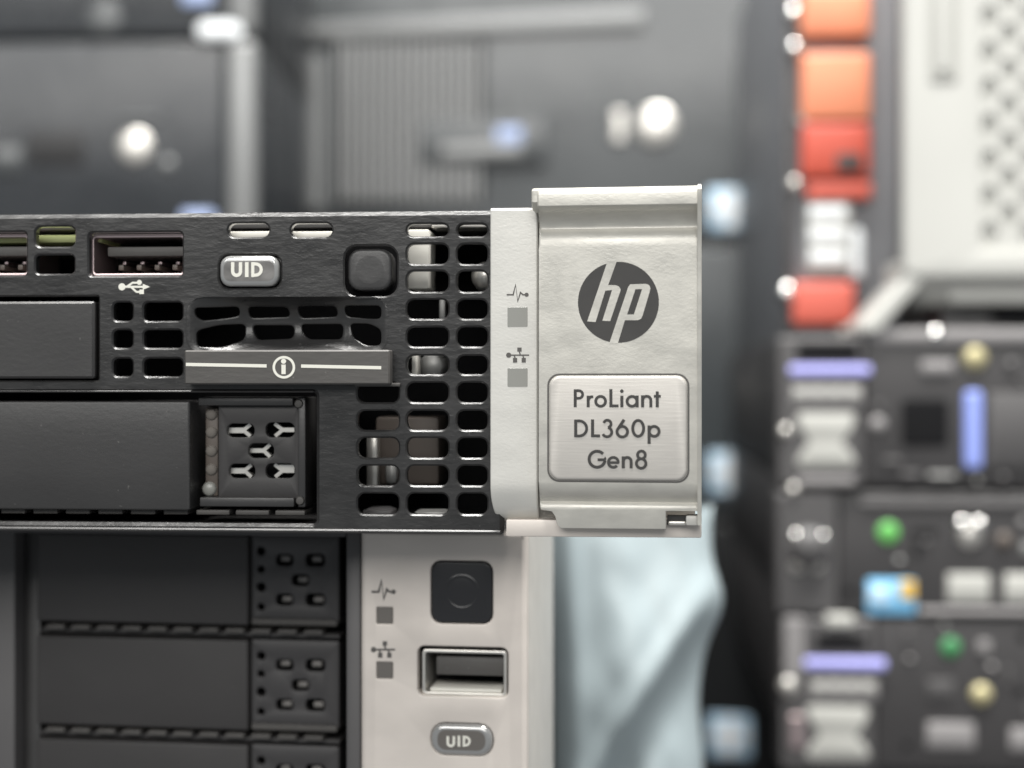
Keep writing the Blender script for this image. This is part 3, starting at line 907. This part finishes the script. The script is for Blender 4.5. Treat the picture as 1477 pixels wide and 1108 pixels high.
# drives
yq = 13.0
r1 = Q.rect(53, 776, 358, 898, yq)
pitch = Q.p(200, 1046, yq)[1] - Q.p(200, 896, yq)[1]
pitch = -pitch
zrow = Q.p(200, 899, yq)[1]
def low_carrier():
    hgt = pitch - 2.3
    f = box('drive_carrier', r1[0], yq, zrow, r1[2], yq + 16, zrow + hgt, 'dark_drive', low, 0.35, 3)
    a0, a1 = Q.p(360, 850, yq)[0], Q.p(487, 850, yq)[0]
    hs = []
    for (fx, fy, rr) in ((0.12, 0.80, .62), (0.12, 0.58, .55), (0.12, 0.36, .62), (0.12, 0.16, .45), (0.70, 0.74, .62), (0.66, 0.50, .42), (0.70, 0.27, .6), (0.86, 0.72, .42), (0.86, 0.26, .42), (0.45, 0.76, .4), (0.50, 0.28, .4)):
        hs.append(circle(a0 + fx * (a1 - a0), zrow + fy * hgt, rr, 14))
    hs = [circle(a0 + fx * (a1 - a0), zrow + fy * hgt, rr, 14) for fx, fy, rr in ((0.11, 0.82, .7), (0.11, 0.62, .6), (0.11, 0.42, .75), (0.11, 0.20, .6))]
    for fx, fy, fw, fh in ((0.28, 0.66, .2, .13), (0.62, 0.66, .22, .14), (0.46, 0.44, .2, .13), (0.28, 0.22, .2, .13), (0.62, 0.22, .22, .14)):
        hs.append(rrect(a0 + fx * (a1 - a0), zrow + fy * hgt, a0 + (fx + fw) * (a1 - a0), zrow + (fy + fh) * hgt, 0.7, 4))
    plate('latch_plate', rrect(a0, zrow + 0.5, a1, zrow + hgt, 0.3), hs, yq + 0.9, 1.2, 0.12, 'rack', f)
    for fx, fy in ((0.36, 0.73), (0.72, 0.73), (0.56, 0.50), (0.38, 0.28), (0.74, 0.28)):
        box('spring_clip', a0 + (fx - 0.05) * (a1 - a0), yq + 2.0, zrow + (fy - 0.03) * hgt, a0 + (fx + 0.06) * (a1 - a0), yq + 3, zrow + (fy + 0.03) * hgt, 'spring', f, 0.1)
    box('latch_rail', a0 + 0.2, yq + 0.35, zrow + 0.1, a1 - 0.2, yq + 5, zrow + 1.0, 'tab', f, 0.15)
    box('latch_shade', a0, yq + 5.2, zrow, a1, yq + 6, zrow + hgt, 'black_deep', f, 0)
    x = r1[0] + 1.5
    while x < a1 - 1.5:
        box('vent_tooth', x, yq + 0.1, zrow - 1.25, min(x + 3.0, a1), yq + 8, zrow - 0.55, 'tab', f, 0.1)
        x += 4.2
    box('vent_strip', r1[0], yq + 1.2, zrow - 1.9, a1, yq + 8, zrow - 1.3, 'dark_drive', f, 0.1)
    return f
lc = low_carrier()
cw_ = Q.p(487, 850, yq)[0] - r1[0]
for k in range(0, 8):
    if k:
        copy_tree(lc, low, dz=-pitch * k)
    copy_tree(lc, low, dx=-(cw_ + Q.len(118, yq) + 0.2), dz=-pitch * k + 0.1)
vr0 = Q.p(28, 900, yq)[0]
t0 = Q.p(-62, 900, yq)[0]
box('bay_trim', t0, yq - 1.5, 0.4, vr0, 30, htop - 2.0, 'rack_mid', low, 0.6)
box('bay_divider', vr0 + 0.1, 14.5, 0.4, r1[0] - 0.1, 30, htop - 2.0, 'black_face', low, 0.3)

# ------------------------------------------------------------------ plastic bag standing beside the lower server
pb0 = at_depth(905, 900, 0.335)
bagc = Vector((pb0.x, pb0.y, 0))
mi = Matrix.Translation(bagc).inverted()
bm = bmesh.new()
NU, NV = 48, 70
H = 168.0
def bag_pt(side, i, j):
    u = i / NU * 2 - 1
    v = j / NV
    half = 18.5 + 1.2 * math.sin(v * 7) + (3.4 * math.exp(-((v - 0.87) / 0.045) ** 2) - 1.2 * math.exp(-((v - 0.74) / 0.06) ** 2) if u > 0 else 0)
    x = u * half
    th = 11 * (1 - v ** 3) ** 0.6 * (1 - u * u) ** 0.5
    z = v * H
    d = (x * 0.56 + (z - 110) * 0.83)
    e1 = (x * 0.83 - (z - 112) * 0.56)
    nv = Vector((x * 0.035, z * 0.022, 3.1 + side))
    wob = noise.noise(nv) * 3
    e1 += wob
    fold = 3.6 * math.exp(-((e1 + 7.5) / 3.4) ** 2) + 2.2 * math.exp(-((e1 + 14.0) / 5.0) ** 2) - 1.4 * math.exp(-((e1 - 1) / 3.5) ** 2)
    fold *= 1 / (1 + math.exp((z - 152) / 3))
    rip = 1.3 * noise.noise(Vector((x * 0.11, z * 0.035, 7.7))) + 0.45 * noise.noise(Vector((x * 0.2 + z * 0.09, z * 0.08 - x * 0.1, 1.3))) + 1.8 * math.exp(-((x + 13 + wob * 0.3) / 2.6) ** 2)
    edge = (1 - u * u) ** 0.5
    y = side * th + (-(fold + rip) * edge if side < 0 else rip * edge)
    return Vector((x, y, z))
grid = {}
for sd in (-1, 1):
    for j in range(NV + 1):
        for i in range(NU + 1):
            if sd == 1 and i in (0, NU):
                grid[sd, i, j] = grid[-1, i, j]
            else:
                grid[sd, i, j] = bm.verts.new(bag_pt(sd, i, j) * MM)
    for j in range(NV):
        for i in range(NU):
            a, b, c, d = grid[sd, i, j], grid[sd, i + 1, j], grid[sd, i + 1, j + 1], grid[sd, i, j + 1]
            bm.faces.new((a, b, c, d))
bag = finish(bm, 'plastic_bag', 'bag', None, 180)
bag.location = bagc
bag.rotation_euler = (0, 0, math.radians(8))
bag['label'] = 'crumpled pale blue plastic bag standing beside the drive-bay server'
bag['category'] = 'bag'

# ------------------------------------------------------------------ feature helpers for the blurred equipment
def fbox(name, pl, x0, y0, x1, y1, m, parent, proud=1.0, deep=2.0, bev=0.5, seg=2):
    q = pl.rect(x0, y0, x1, y1)
    return plate(name, rrect(*q, bev), [], pl.y - proud, proud + deep, min(bev, proud * 0.9, 1.5), m, parent, seg=seg)
def fdome(name, pl, x, y, rpx, m, parent, h=2.0):
    u, v = pl.p(x, y)
    r = pl.len(rpx)
    pr = [(0, pl.y - h)] + [(r * math.sin(a), pl.y - h * math.cos(a)) for a in (0.3, 0.6, 0.9, 1.2, 1.45)] + [(r, pl.y + 1), (0, pl.y + 1)]
    return lathe(name, u, v, pr, m, parent)

# ------------------------------------------------------------------ desktop computers, stack at the right behind the server
dR = 0.745
uh = 195.0 / ((1119 - 554) / (1119 + 0.0 - (1119 - 380 * 3) + 0) * 3) if False else 380 / (FPX / dR) / MM
base_pt = at_depth(395, 554, dR)
RROT = math.radians(-6.0)
labels = ['charcoal desktop computer with ribbed vent and round chrome button, topmost of its stack',
          'charcoal desktop computer between two others, hidden mostly behind the silver latch ear',
          'charcoal desktop computer standing on the table, lowest of the stack behind the bag']
zb = at_depth(700, 1119, dR).z / MM
unit_h = (at_depth(1000, 360, dR).z - at_depth(1000, 740, dR).z) / MM
z_low = at_depth(1000, 740, dR).z / MM - unit_h
for k in range(3):
    z0 = z_low + unit_h * (2 - k)
    if k == 2:
        z0h = max(0.0, z_low)
        hh_ = (z_low + unit_h) - 0.0
        zbase = 0.0
    else:
        hh_ = unit_h
        zbase = z0
    pc = thing('desktop_computer', labels[k], 'computer', (base_pt.x, base_pt.y, zbase * MM), RROT, 'desktop computers stacked behind the servers')
    D = Plane(pc, 0.0)
    wpc = D.p(1165, 554)[0]
    yoff = 380 * k
    box('case', 0, 6.0, 0.6, wpc, 330, hh_ - 0.6, ('pc_dark', 'pc_dark', 'pc_black')[k], pc, 1.5)
    plate('front_bezel', rrect(0.5, 1.0, wpc - 0.5, hh_ - 1.5, 4.0), [], 0.0, 6.0, 2.5, ('pc', 'pc_mid', 'pc_black')[k], pc, seg=4)
    if k == 0:
        for r_ in range(17):
            x = 487 + r_ * 12.4
            fbox('vent_rib', D, x, 62, x + 6, 292, 'rib', pc, 2.4, 0.5, 0.6)
        fbox('vent_ground', D, 480, 58, 700, 296, 'pc_black', pc, 0.3, 0.5, 1)
        fbox('front_trim', D, 402, 26, 930, 52, 'pc_light', pc, 2.2, 1, 1.5)  # pale colour stands for light caught by the bevelled top edge
        fbox('hinge_bar', D, 438, 80, 468, 306, 'pc_light', pc, 3.0, 1, 2)  # paler upright band on the front
        fbox('name_plate', D, 606, 172, 790, 240, 'pc', pc, 2.6, 1, 1.5)
        fbox('name_badge', Plane(pc, -2.6), 716, 184, 752, 206, 'navy_pale', pc, 0.6, 0.3, 0.5)
        fbox('drive_lip', Plane(pc, -2.6), 636, 208, 752, 228, 'pc_light', pc, 1.2, 0.3, 1.0)
        fdome('corner_button', D, 402, 40, 17, 'white_sticker', pc, 5.0)  # white dome put in for a round glint
        fbox('power_slot', D, 884, 160, 902, 206, 'steel', pc, 1.6, 1, 1.2)
    if k < 2:
        fdome('power_button', D, 946, 182 + yoff, 29, 'steel', pc, 2.2)
    # sticker of four panes
    st_ = fbox('sticker', D, 1022, 272 + yoff, 1083, 332 + yoff, 'blue_sticker', pc, 0.8, 0.8, 1.2)
    fbox('sticker_pane', Plane(pc, -0.82), 1044, 276 + yoff, 1061, 328 + yoff, 'white_sticker', st_, 0.1, 0.05, 0.05)
    fbox('sticker_pane', Plane(pc, -0.86), 1026, 294 + yoff, 1079, 310 + yoff, 'white_sticker', st_, 0.1, 0.05, 0.05)
    fbox('seam_strip', D, 410, 352 + yoff, 1155, 356 + yoff, 'pc_dark', pc, 0.3, 0.5, 0.2)

# ------------------------------------------------------------------ desktop computers, stack at the left
dL = 0.600
bl = at_depth(372, 554, dL)
uhl = (at_depth(200, 55, dL).z - at_depth(200, 355, dL).z) / MM
zl0 = at_depth(200, 355, dL).z / MM
LROT2 = math.radians(3.0)
names = ['black desktop computer with oval white badge, topmost on the stack with rounded grey edges',
         'black desktop computer with lone round silver button, second from the top of its stack',
         'black desktop computer in the stack, hidden behind the drive-bay server, second from the table',
         'black desktop computer carrying the stack, hidden behind the drive-bay server, on the table']
ktot = 0
zz = zl0 + uhl
for k in range(4):
    z0 = zl0 + uhl * (1 - k)
    if k == 3:
        hgt, zbase = z0 + uhl, 0.0
    else:
        hgt, zbase = uhl, z0
    if hgt < 8:
        continue
    pc = thing('desktop_computer', names[k], 'computer', (bl.x, bl.y, zbase * MM), LROT2, 'black desktop computers stacked at the end')
    D = Plane(pc, 0.0)
    box('case', -250, 5, 0.5, -1, 300, hgt - 0.5, 'pc_dark', pc, 1.5)
    plate('front_bezel', rrect(-249.5, 0.8, -12.5, hgt - 1.0, 3.0), [], 0, 5, 2.0, 'pc_dark', pc, seg=4)
    box('edge_trim', -12.3, -2.0, 0.8, -0.4, 5, hgt - 0.8, 'pc_light', pc, 3.2, 4)
    if k == 0:
        fbox('sticker', D, 262, -22, 306, 8, 'navy_pale', pc, 0.8, 0.5, 1.2)
        fdome('button', D, 150, 26, 26, 'pc', pc, 1.0)  # dome put in for a soft grey glint
    if k == 1:
        fdome('power_button', D, 195, 212, 25, 'steel', pc, 1.6)
        fdome('indicator', D, 242, 236, 9, 'pc_light', pc, 1.0)
        fbox('drive_slot', D, 40, 190, 122, 238, 'black_in', pc, 0.4, 0.5, 1)
        fbox('drive_button', D, -10, 210, 32, 250, 'pc', pc, 0.8, 0.5, 1)
        fbox('button_surround', D, 172, 166, 232, 176, 'pc', pc, 0.8, 0.5, 1)
        fbox('sticker', D, 262, 304, 309, 346, 'navy_pale', pc, 0.8, 0.5, 1.2)
        fbox('corner_badge', D, 285, 32, 352, 58, 'white_sticker', pc, 2.2, 1, 3.0)  # white oval stands for a glossy highlight at the seam
        fdome('corner_button', D, 402, 40, 16, 'white_sticker', pc, 2.2) if False else None

# ------------------------------------------------------------------ rack equipment stacked at the right
dK = 0.432
bk = at_depth(1122, 554, dK)
KROT = math.radians(0.0)
def zk(py):
    return at_depth(1200, py, dK).z / MM
def rack_unit(y0, y1, label, zbase=None):
    zb = zk(y1) if zbase is None else zbase
    r = thing('rack_server', label, 'server', (bk.x, bk.y, zb * MM), KROT, 'rack servers stacked beside the desktop computers')
    K = Plane(r, 0.0)
    h = zk(y0) - zb
    return r, K, h
def unit_body(r, K, h, xa, xb):
    e1 = K.p(xb, 554)[0]
    e0_ = K.p(xa, 554)[0]
    box('body', e0_ + 6, 14, 0.2, e0_ + 445, 500, h - 0.2, 'rack', r, 0.8)
    plate('front_bezel', rrect(e1 + 0.3, 0.5, e0_ + 440, h - 0.5, 1.0), [], 2.0, 12, 0.8, 'rack', r, seg=3)
    plate('ear', rrect(e0_, 0.4, e1, h - 0.4, 1.2), [], 0.0, 13, 1.0, 'rack_mid', r, seg=3)

hour = [(1160, 598), (1238, 598), (1242, 608), (1232, 628), (1222, 640), (1236, 655), (1242, 668), (1234, 676), (1164, 676), (1156, 668), (1164, 655), (1176, 640), (1168, 628), (1156, 608)]
# first: violet strip and upright label
r, K, h = rack_unit(484, 704, 'black rack server with upright periwinkle bar, directly under the off-white appliance')
unit_body(r, K, h, 1122, 1246)
fbox('ear_window', K, 1150, 494, 1238, 522, 'black_deep', r, 0.15, 0.2, 0.3)
fbox('violet_strip', K, 1138, 527, 1256, 542, 'violet', r, 1.0, 0.5, 0.8)
fbox('ear_label', K, 1142, 556, 1244, 584, 'label_grey', r, 0.5, 0.5, 0.5)
for k in range(4):
    fbox('label_mark', Plane(r, -0.5), 1146 + k * 25, 560, 1164 + k * 25, 574, 'label', r, 0.2, 0.1, 0.3)
plate('ear_marking', round_poly([K.p(x - 8, y - 2) for x, y in hour], 0.8), [], -0.5, 1, 0.2, 'label', r)
fdome('ear_screw', K, 1133, 622, 9, 'steel', r, 1.5)
fbox('ear_foot', K, 1150, 688, 1232, 700, 'label_grey', r, 0.8, 0.5, 0.6)
K2 = Plane(r, 2.0)
fbox('top_rail', K2, 1262, 474, 1640, 496, 'label_grey', r, 1.2, 1, 1)
fdome('rail_screw', K2, 1350, 484, 12, 'chrome', r, 1.6)
fdome('brass_lock', K2, 1406, 517, 17, 'yellow', r, 1.8)
fbox('catch', K2, 1328, 520, 1376, 540, 'label_grey', r, 1.0, 1, 1.2)
fdome('ear_button', K2, 1266, 612, 11, 'label_grey', r, 1.2)
fbox('port_opening', K2, 1300, 576, 1368, 644, 'black_deep', r, 0.3, 0.5, 1.5)
fbox('periwinkle_bar', K2, 1390, 564, 1416, 676, 'blue_bar', r, 1.4, 0.5, 1.2)
fbox('drive_panel', K2, 1424, 566, 1640, 676, 'rack_mid', r, 0.8, 0.5, 1.0)
# second: green lamp and bright stickers
r, K, h = rack_unit(708, 888, 'black rack server with green lamp and blue-gold sticker, second under the appliance')
unit_body(r, K, h, 1120, 1208)
K2 = Plane(r, 2.0)
fdome('ear_screw', K, 1148, 774, 10, 'chrome', r, 2.0)
fdome('ear_screw', K, 1186, 776, 10, 'chrome', r, 2.0)
fdome('ear_knob', K, 1166, 790, 30, 'rack_mid', r, 4.0)
fdome('ear_stud', K, 1150, 816, 10, 'steel', r, 1.2)
fdome('ear_stud', K, 1178, 816, 10, 'steel', r, 1.2)
fdome('corner_screw', K, 1144, 706, 8, 'steel', r, 1.5)
fdome('green_lamp', K2, 1281, 768, 15, 'green', r, 1.0)
fdome('thumb_screw', K2, 1386, 756, 11, 'chrome', r, 2.2)
fdome('thumb_screw', K2, 1412, 756, 11, 'chrome', r, 2.2)
fdome('thumb_screw', K2, 1399, 772, 18, 'steel', r, 1.4)
fdome('thumb_screw', K2, 1448, 780, 12, 'brown', r, 1.4)
fbox('grille_rail', K2, 1240, 722, 1640, 734, 'rack_mid', r, 1.0, 1, 0.8)
sk = fbox('blue_sticker', K2, 1250, 836, 1320, 886, 'sky_blue', r, 0.6, 0.4, 0.8)
kk = Plane(r, 1.3)
fbox('sticker_corner', kk, 1298, 838, 1320, 864, 'gold', sk, 0.3, 0.1, 0.5)
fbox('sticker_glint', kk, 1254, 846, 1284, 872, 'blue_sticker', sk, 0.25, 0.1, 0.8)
fbox('white_label', K2, 1366, 828, 1428, 870, 'label', r, 0.6, 0.4, 0.8)
fbox('white_label', K2, 1448, 828, 1510, 870, 'label', r, 0.6, 0.4, 0.8)
fbox('lower_rail', K2, 1324, 878, 1640, 888, 'label_grey', r, 1.0, 1, 0.8)
# third: violet strip, dim green lamp
r, K, h = rack_unit(890, 1112, 'black rack server with dim green lamp and violet strip, third under the appliance')
unit_body(r, K, h, 1126, 1262)
K2 = Plane(r, 2.0)
fbox('ear_window', K, 1176, 918, 1250, 938, 'black_deep', r, 0.15, 0.2, 0.3)
fbox('top_latch', K, 1190, 886, 1232, 906, 'label', r, 1.6, 0.5, 1.0)
fbox('ear_edge', K, 1130, 890, 1160, 980, 'label_grey', r, 0.8, 0.5, 1.5)
fbox('violet_strip', K, 1160, 950, 1278, 966, 'violet', r, 1.0, 0.5, 0.8)
fbox('ear_label', K, 1168, 980, 1266, 1010, 'label_grey', r, 0.5, 0.5, 0.5)
for k in range(4):
    fbox('label_mark', Plane(r, -0.5), 1172 + k * 24, 984, 1188 + k * 24, 998, 'label', r, 0.2, 0.1, 0.3)
plate('ear_marking', round_poly([K.p(x + (12 if x > 1198 else 6), y + 420 if x < 1198 or y > 640 else y + 422) for x, y in hour], 0.8), [], -0.5, 1, 0.2, 'label', r)
fdome('ear_screw', K, 1138, 990, 14, 'steel', r, 1.5)
fbox('copper_tag', K, 1138, 1030, 1160, 1080, 'brass', r, 0.8, 0.4, 1)
fdome('green_lamp', K2, 1371, 934, 14, 'green_dim', r, 1.0)
fdome('brass_lock', K2, 1415, 1002, 15, 'yellow', r, 1.8)
fbox('grey_label', K2, 1336, 1042, 1406, 1080, 'label_grey', r, 0.6, 0.4, 1)
fbox('grey_label', K2, 1456, 1050, 1540, 1084, 'label_grey', r, 0.6, 0.4, 1)
fbox('grey_label', K2, 1336, 980, 1376, 1010, 'rack_mid', r, 0.6, 0.4, 1)
zthird = zk(1112)
# the stand that carries the stack
r = thing('equipment_stand', 'black stand under the stack of rack servers', 'stand', (bk.x, bk.y, 0))
box('stand_top', 8, 16, zthird - 3, 440, 480, zthird - 0.05, 'rack', r, 0.5)
for sx in (12, 420):
    for sy in (22, 460):
        box('leg', sx, sy, 0, sx + 14, sy + 14, zthird - 3.02, 'rack', r, 0.5)

# small fittings that crowd the fronts of the stacked servers
def clutter(r, x0, x1, y0, y1, avoid, n, seed):
    rg = random.Random(seed)
    kp = Plane(r, 2.0)
    placed = list(avoid)
    tries = 0
    while n and tries < 400:
        tries += 1
        wd, hd = rg.choice(((26, 10), (12, 12), (40, 8), (8, 26), (18, 18), (10, 10)))
        x, y = rg.uniform(x0, x1 - wd), rg.uniform(y0, y1 - hd)
        if any(x < b[2] + 3 and x + wd > b[0] - 3 and y < b[3] + 3 and y + hd > b[1] - 3 for b in placed):
            continue
        placed.append((x, y, x + wd, y + hd))
        kind = rg.choice(('fitting', 'socket', 'screw', 'fitting'))
        if kind == 'screw':
            fdome('screw', kp, x + wd / 2, y + hd / 2, min(wd, hd) / 2, rg.choice(('grey_metal', 'rack_mid', 'label_grey')), r, 1.2)
        elif kind == 'socket':
            fbox('socket', kp, x, y, x + wd, y + hd, 'black_deep', r, 0.2, 0.3, 0.4)
        else:
            fbox('fitting', kp, x, y, x + wd, y + hd, rg.choice(('rack_mid', 'label_grey', 'rack_mid', 'grey_metal')), r, 0.9, 0.3, 0.6)
        n -= 1
units = [o for o in bpy.data.objects if o.name.startswith('rack_server') and o.get('group')]
units.sort(key=lambda o: -o.location.z)
clutter(units[0], 1256, 1560, 500, 698, [(1320, 490, 1430, 548), (1250, 595, 1376, 650), (1384, 560, 1640, 680)], 10, 3)
clutter(units[1], 1218, 1560, 738, 876, [(1260, 745, 1302, 792), (1366, 740, 1465, 798), (1244, 830, 1520, 890)], 10, 5)
clutter(units[2], 1284, 1560, 896, 1100, [(1350, 914, 1392, 954), (1396, 982, 1436, 1022), (1330, 975, 1410, 1084), (1450, 1044, 1545, 1088)], 13, 8)

# ------------------------------------------------------------------ off-white appliance on top of the rack stack
zt_ = zk(484)
ap0 = at_depth(1302, 300, dK - 0.004)
ap = thing('appliance', 'off-white appliance with hexagon vent holes, on top of the rack servers', 'appliance', (ap0.x, ap0.y, zt_ * MM), 0)
A = Plane(ap, 0.0)
zA = A.p(1310, 396)[1]
aw, ah = 190.0, 150.0
front = [(0, zA), (5, zA - 1.5), (aw, zA - 1.5), (aw, ah), (0, ah)]
vx0, vx1 = A.p(1414, 200)[0], aw - 4
vz0, vz1 = A.p(1420, 362)[1], ah - 4
plate('front_panel', round_poly(front, 2.0), [rrect(vx0, vz0, vx1, vz1, 0.2)], 0.0, 4.0, 1.6, 'white_case', ap, hbev=0.05, seg=3)
# vent of staggered hexagon holes
cwid, chgt = A.len(27), A.len(51)
bm = bmesh.new()
ncol = int((vx1 - vx0) / cwid)
cwid = (vx1 - vx0) / ncol
for i in range(ncol):
    xa = vx0 + i * cwid
    za = vz0 - (chgt / 2 if i % 2 else 0)
    while za < vz1:
        b0, b1 = max(za, vz0), min(za + chgt, vz1)
        rect_ = [(xa, b0), (xa + cwid, b0), (xa + cwid, b1), (xa, b1)]
        whole = (b1 - b0) > chgt * 0.99
        loops = [rect_]
        if whole:
            cxh, czh = xa + cwid / 2, (b0 + b1) / 2
            loops.append([(cxh + cwid * 0.485 * math.cos(math.pi / 3 * n), czh + chgt * 0.36 * math.sin(math.pi / 3 * n)) for n in range(6)])
        vs = [[bm.verts.new((x * MM, 0.0008, z * MM)) for x, z in l] for l in loops]
        fill(bm, vs)
        if whole:
            bk_ = [bm.verts.new((x * MM, 0.0023, z * MM)) for x, z in loops[1]]
            for n in range(6):
                bm.faces.new((vs[1][n], vs[1][(n + 1) % 6], bk_[(n + 1) % 6], bk_[n]))
        za += chgt
finish(bm, 'hexagon_vent', 'white_case', ap, 0)
box('vent_back', A.p(1400, 200)[0], 2.6, zA + 4, aw - 2, 5, ah - 2, 'white_case', ap, 0)
box('case', 14.0, 5.2, 9.0, aw - 1, 180, ah - 0.6, 'white_case', ap, 1.5)
fbox('side_recess', A, 1340, -120, 1382, 118, 'white_shade', ap, 0.4, 0.2, 1.0)
fbox('side_ridge', Plane(ap, -0.4), 1352, -60, 1370, 104, 'white_case', ap, 0.6, 0.2, 1.0)
# sloping chin
ch = [(2.0, zA - 2.2), (9, 4.0), (9, 0.6), (60, 0.6), (60, zA - 2.2)]
bm = profile_bm([(2.2, zA - 1.8), (9.5, 9.0), (45, 9.0), (45, zA - 1.8)], 4, aw - 3, 0.4)
finish(bm, 'chin', 'white_case', ap, 30)
l_ = A.rect(1246, 400, 1322, 482)
bm = bmesh.new()
arm = [A.p(1303, 372), A.p(1330, 372), A.p(1330, 410), A.p(1268, 480), A.p(1242, 480), A.p(1242, 468), A.p(1303, 402)]
plate('side_foot', round_poly(arm, 1.0), [], 0.6, 30, 0.8, 'white_case', ap, seg=3)
box('plinth', 14, 14, 0.1, aw - 4, 170, 8.95, 'rack_mid', ap, 0.5)
fbox('underside_port', Plane(ap, 9.0), 1434, 414, 1600, 460, 'black_deep', ap, 0.3, 6.0, 2)

# ------------------------------------------------------------------ grey chassis with orange latches
dO = dK + 0.045
oc0 = at_depth(1132, 300, dO)
oc = thing('equipment_chassis', 'grey-blue chassis with a column of orange latches, beside the off-white appliance', 'chassis', (oc0.x, oc0.y, zt_ * MM), 0)
G = Plane(oc, 0.0)
gh = 150.0
gw = G.p(1300, 300)[0]
box('case', 0.5, 3.0, 0.1, gw, 200, gh, 'chassis', oc, 1.0)
box('post', 0.0, 0.0, 0.3, 3.0, 2.9, gh - 0.5, 'rack_mid', oc, 0.4)
for (a, b, m_) in ((-150, -20, 'orange'), (-12, 56, 'orange'), (78, 176, 'orange'), (180, 258, 'red'), (408, 470, 'coral')):
    fbox('latch', G, 1154 if m_ != 'coral' else 1142, a, 1254 if m_ != 'coral' else 1232, b, m_, oc, 3.0, 2.5, 1.6, 3)
fbox('latch_lip', G, 1162, 262, 1256, 288, 'coral', oc, 2.0, 2, 1)
fbox('white_label', G, 1164, 292, 1226, 392, 'label', oc, 1.0, 2, 0.8)
GL = Plane(oc, -1.0)
for a in (298, 330, 362):
    fbox('label_mark', GL, 1168, a, 1220, a + 18, 'white_sticker', oc, 0.3, 0.2, 0.5)
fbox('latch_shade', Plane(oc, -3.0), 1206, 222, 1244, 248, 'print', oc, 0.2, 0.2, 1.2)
for (x, y, rr) in ((1144, 20, 12), (1146, 70, 12), (1146, 266, 10), (1136, 422, 14), (1158, 176, 9), (1216, 478, 10)):
    fdome('rivet', G, x, y, rr, 'chrome' if rr > 11 else 'steel', oc, 2.2)
fbox('side_clip', G, 1228, 330, 1244, 400, 'white_sticker', oc, 1.2, 1, 0.8)
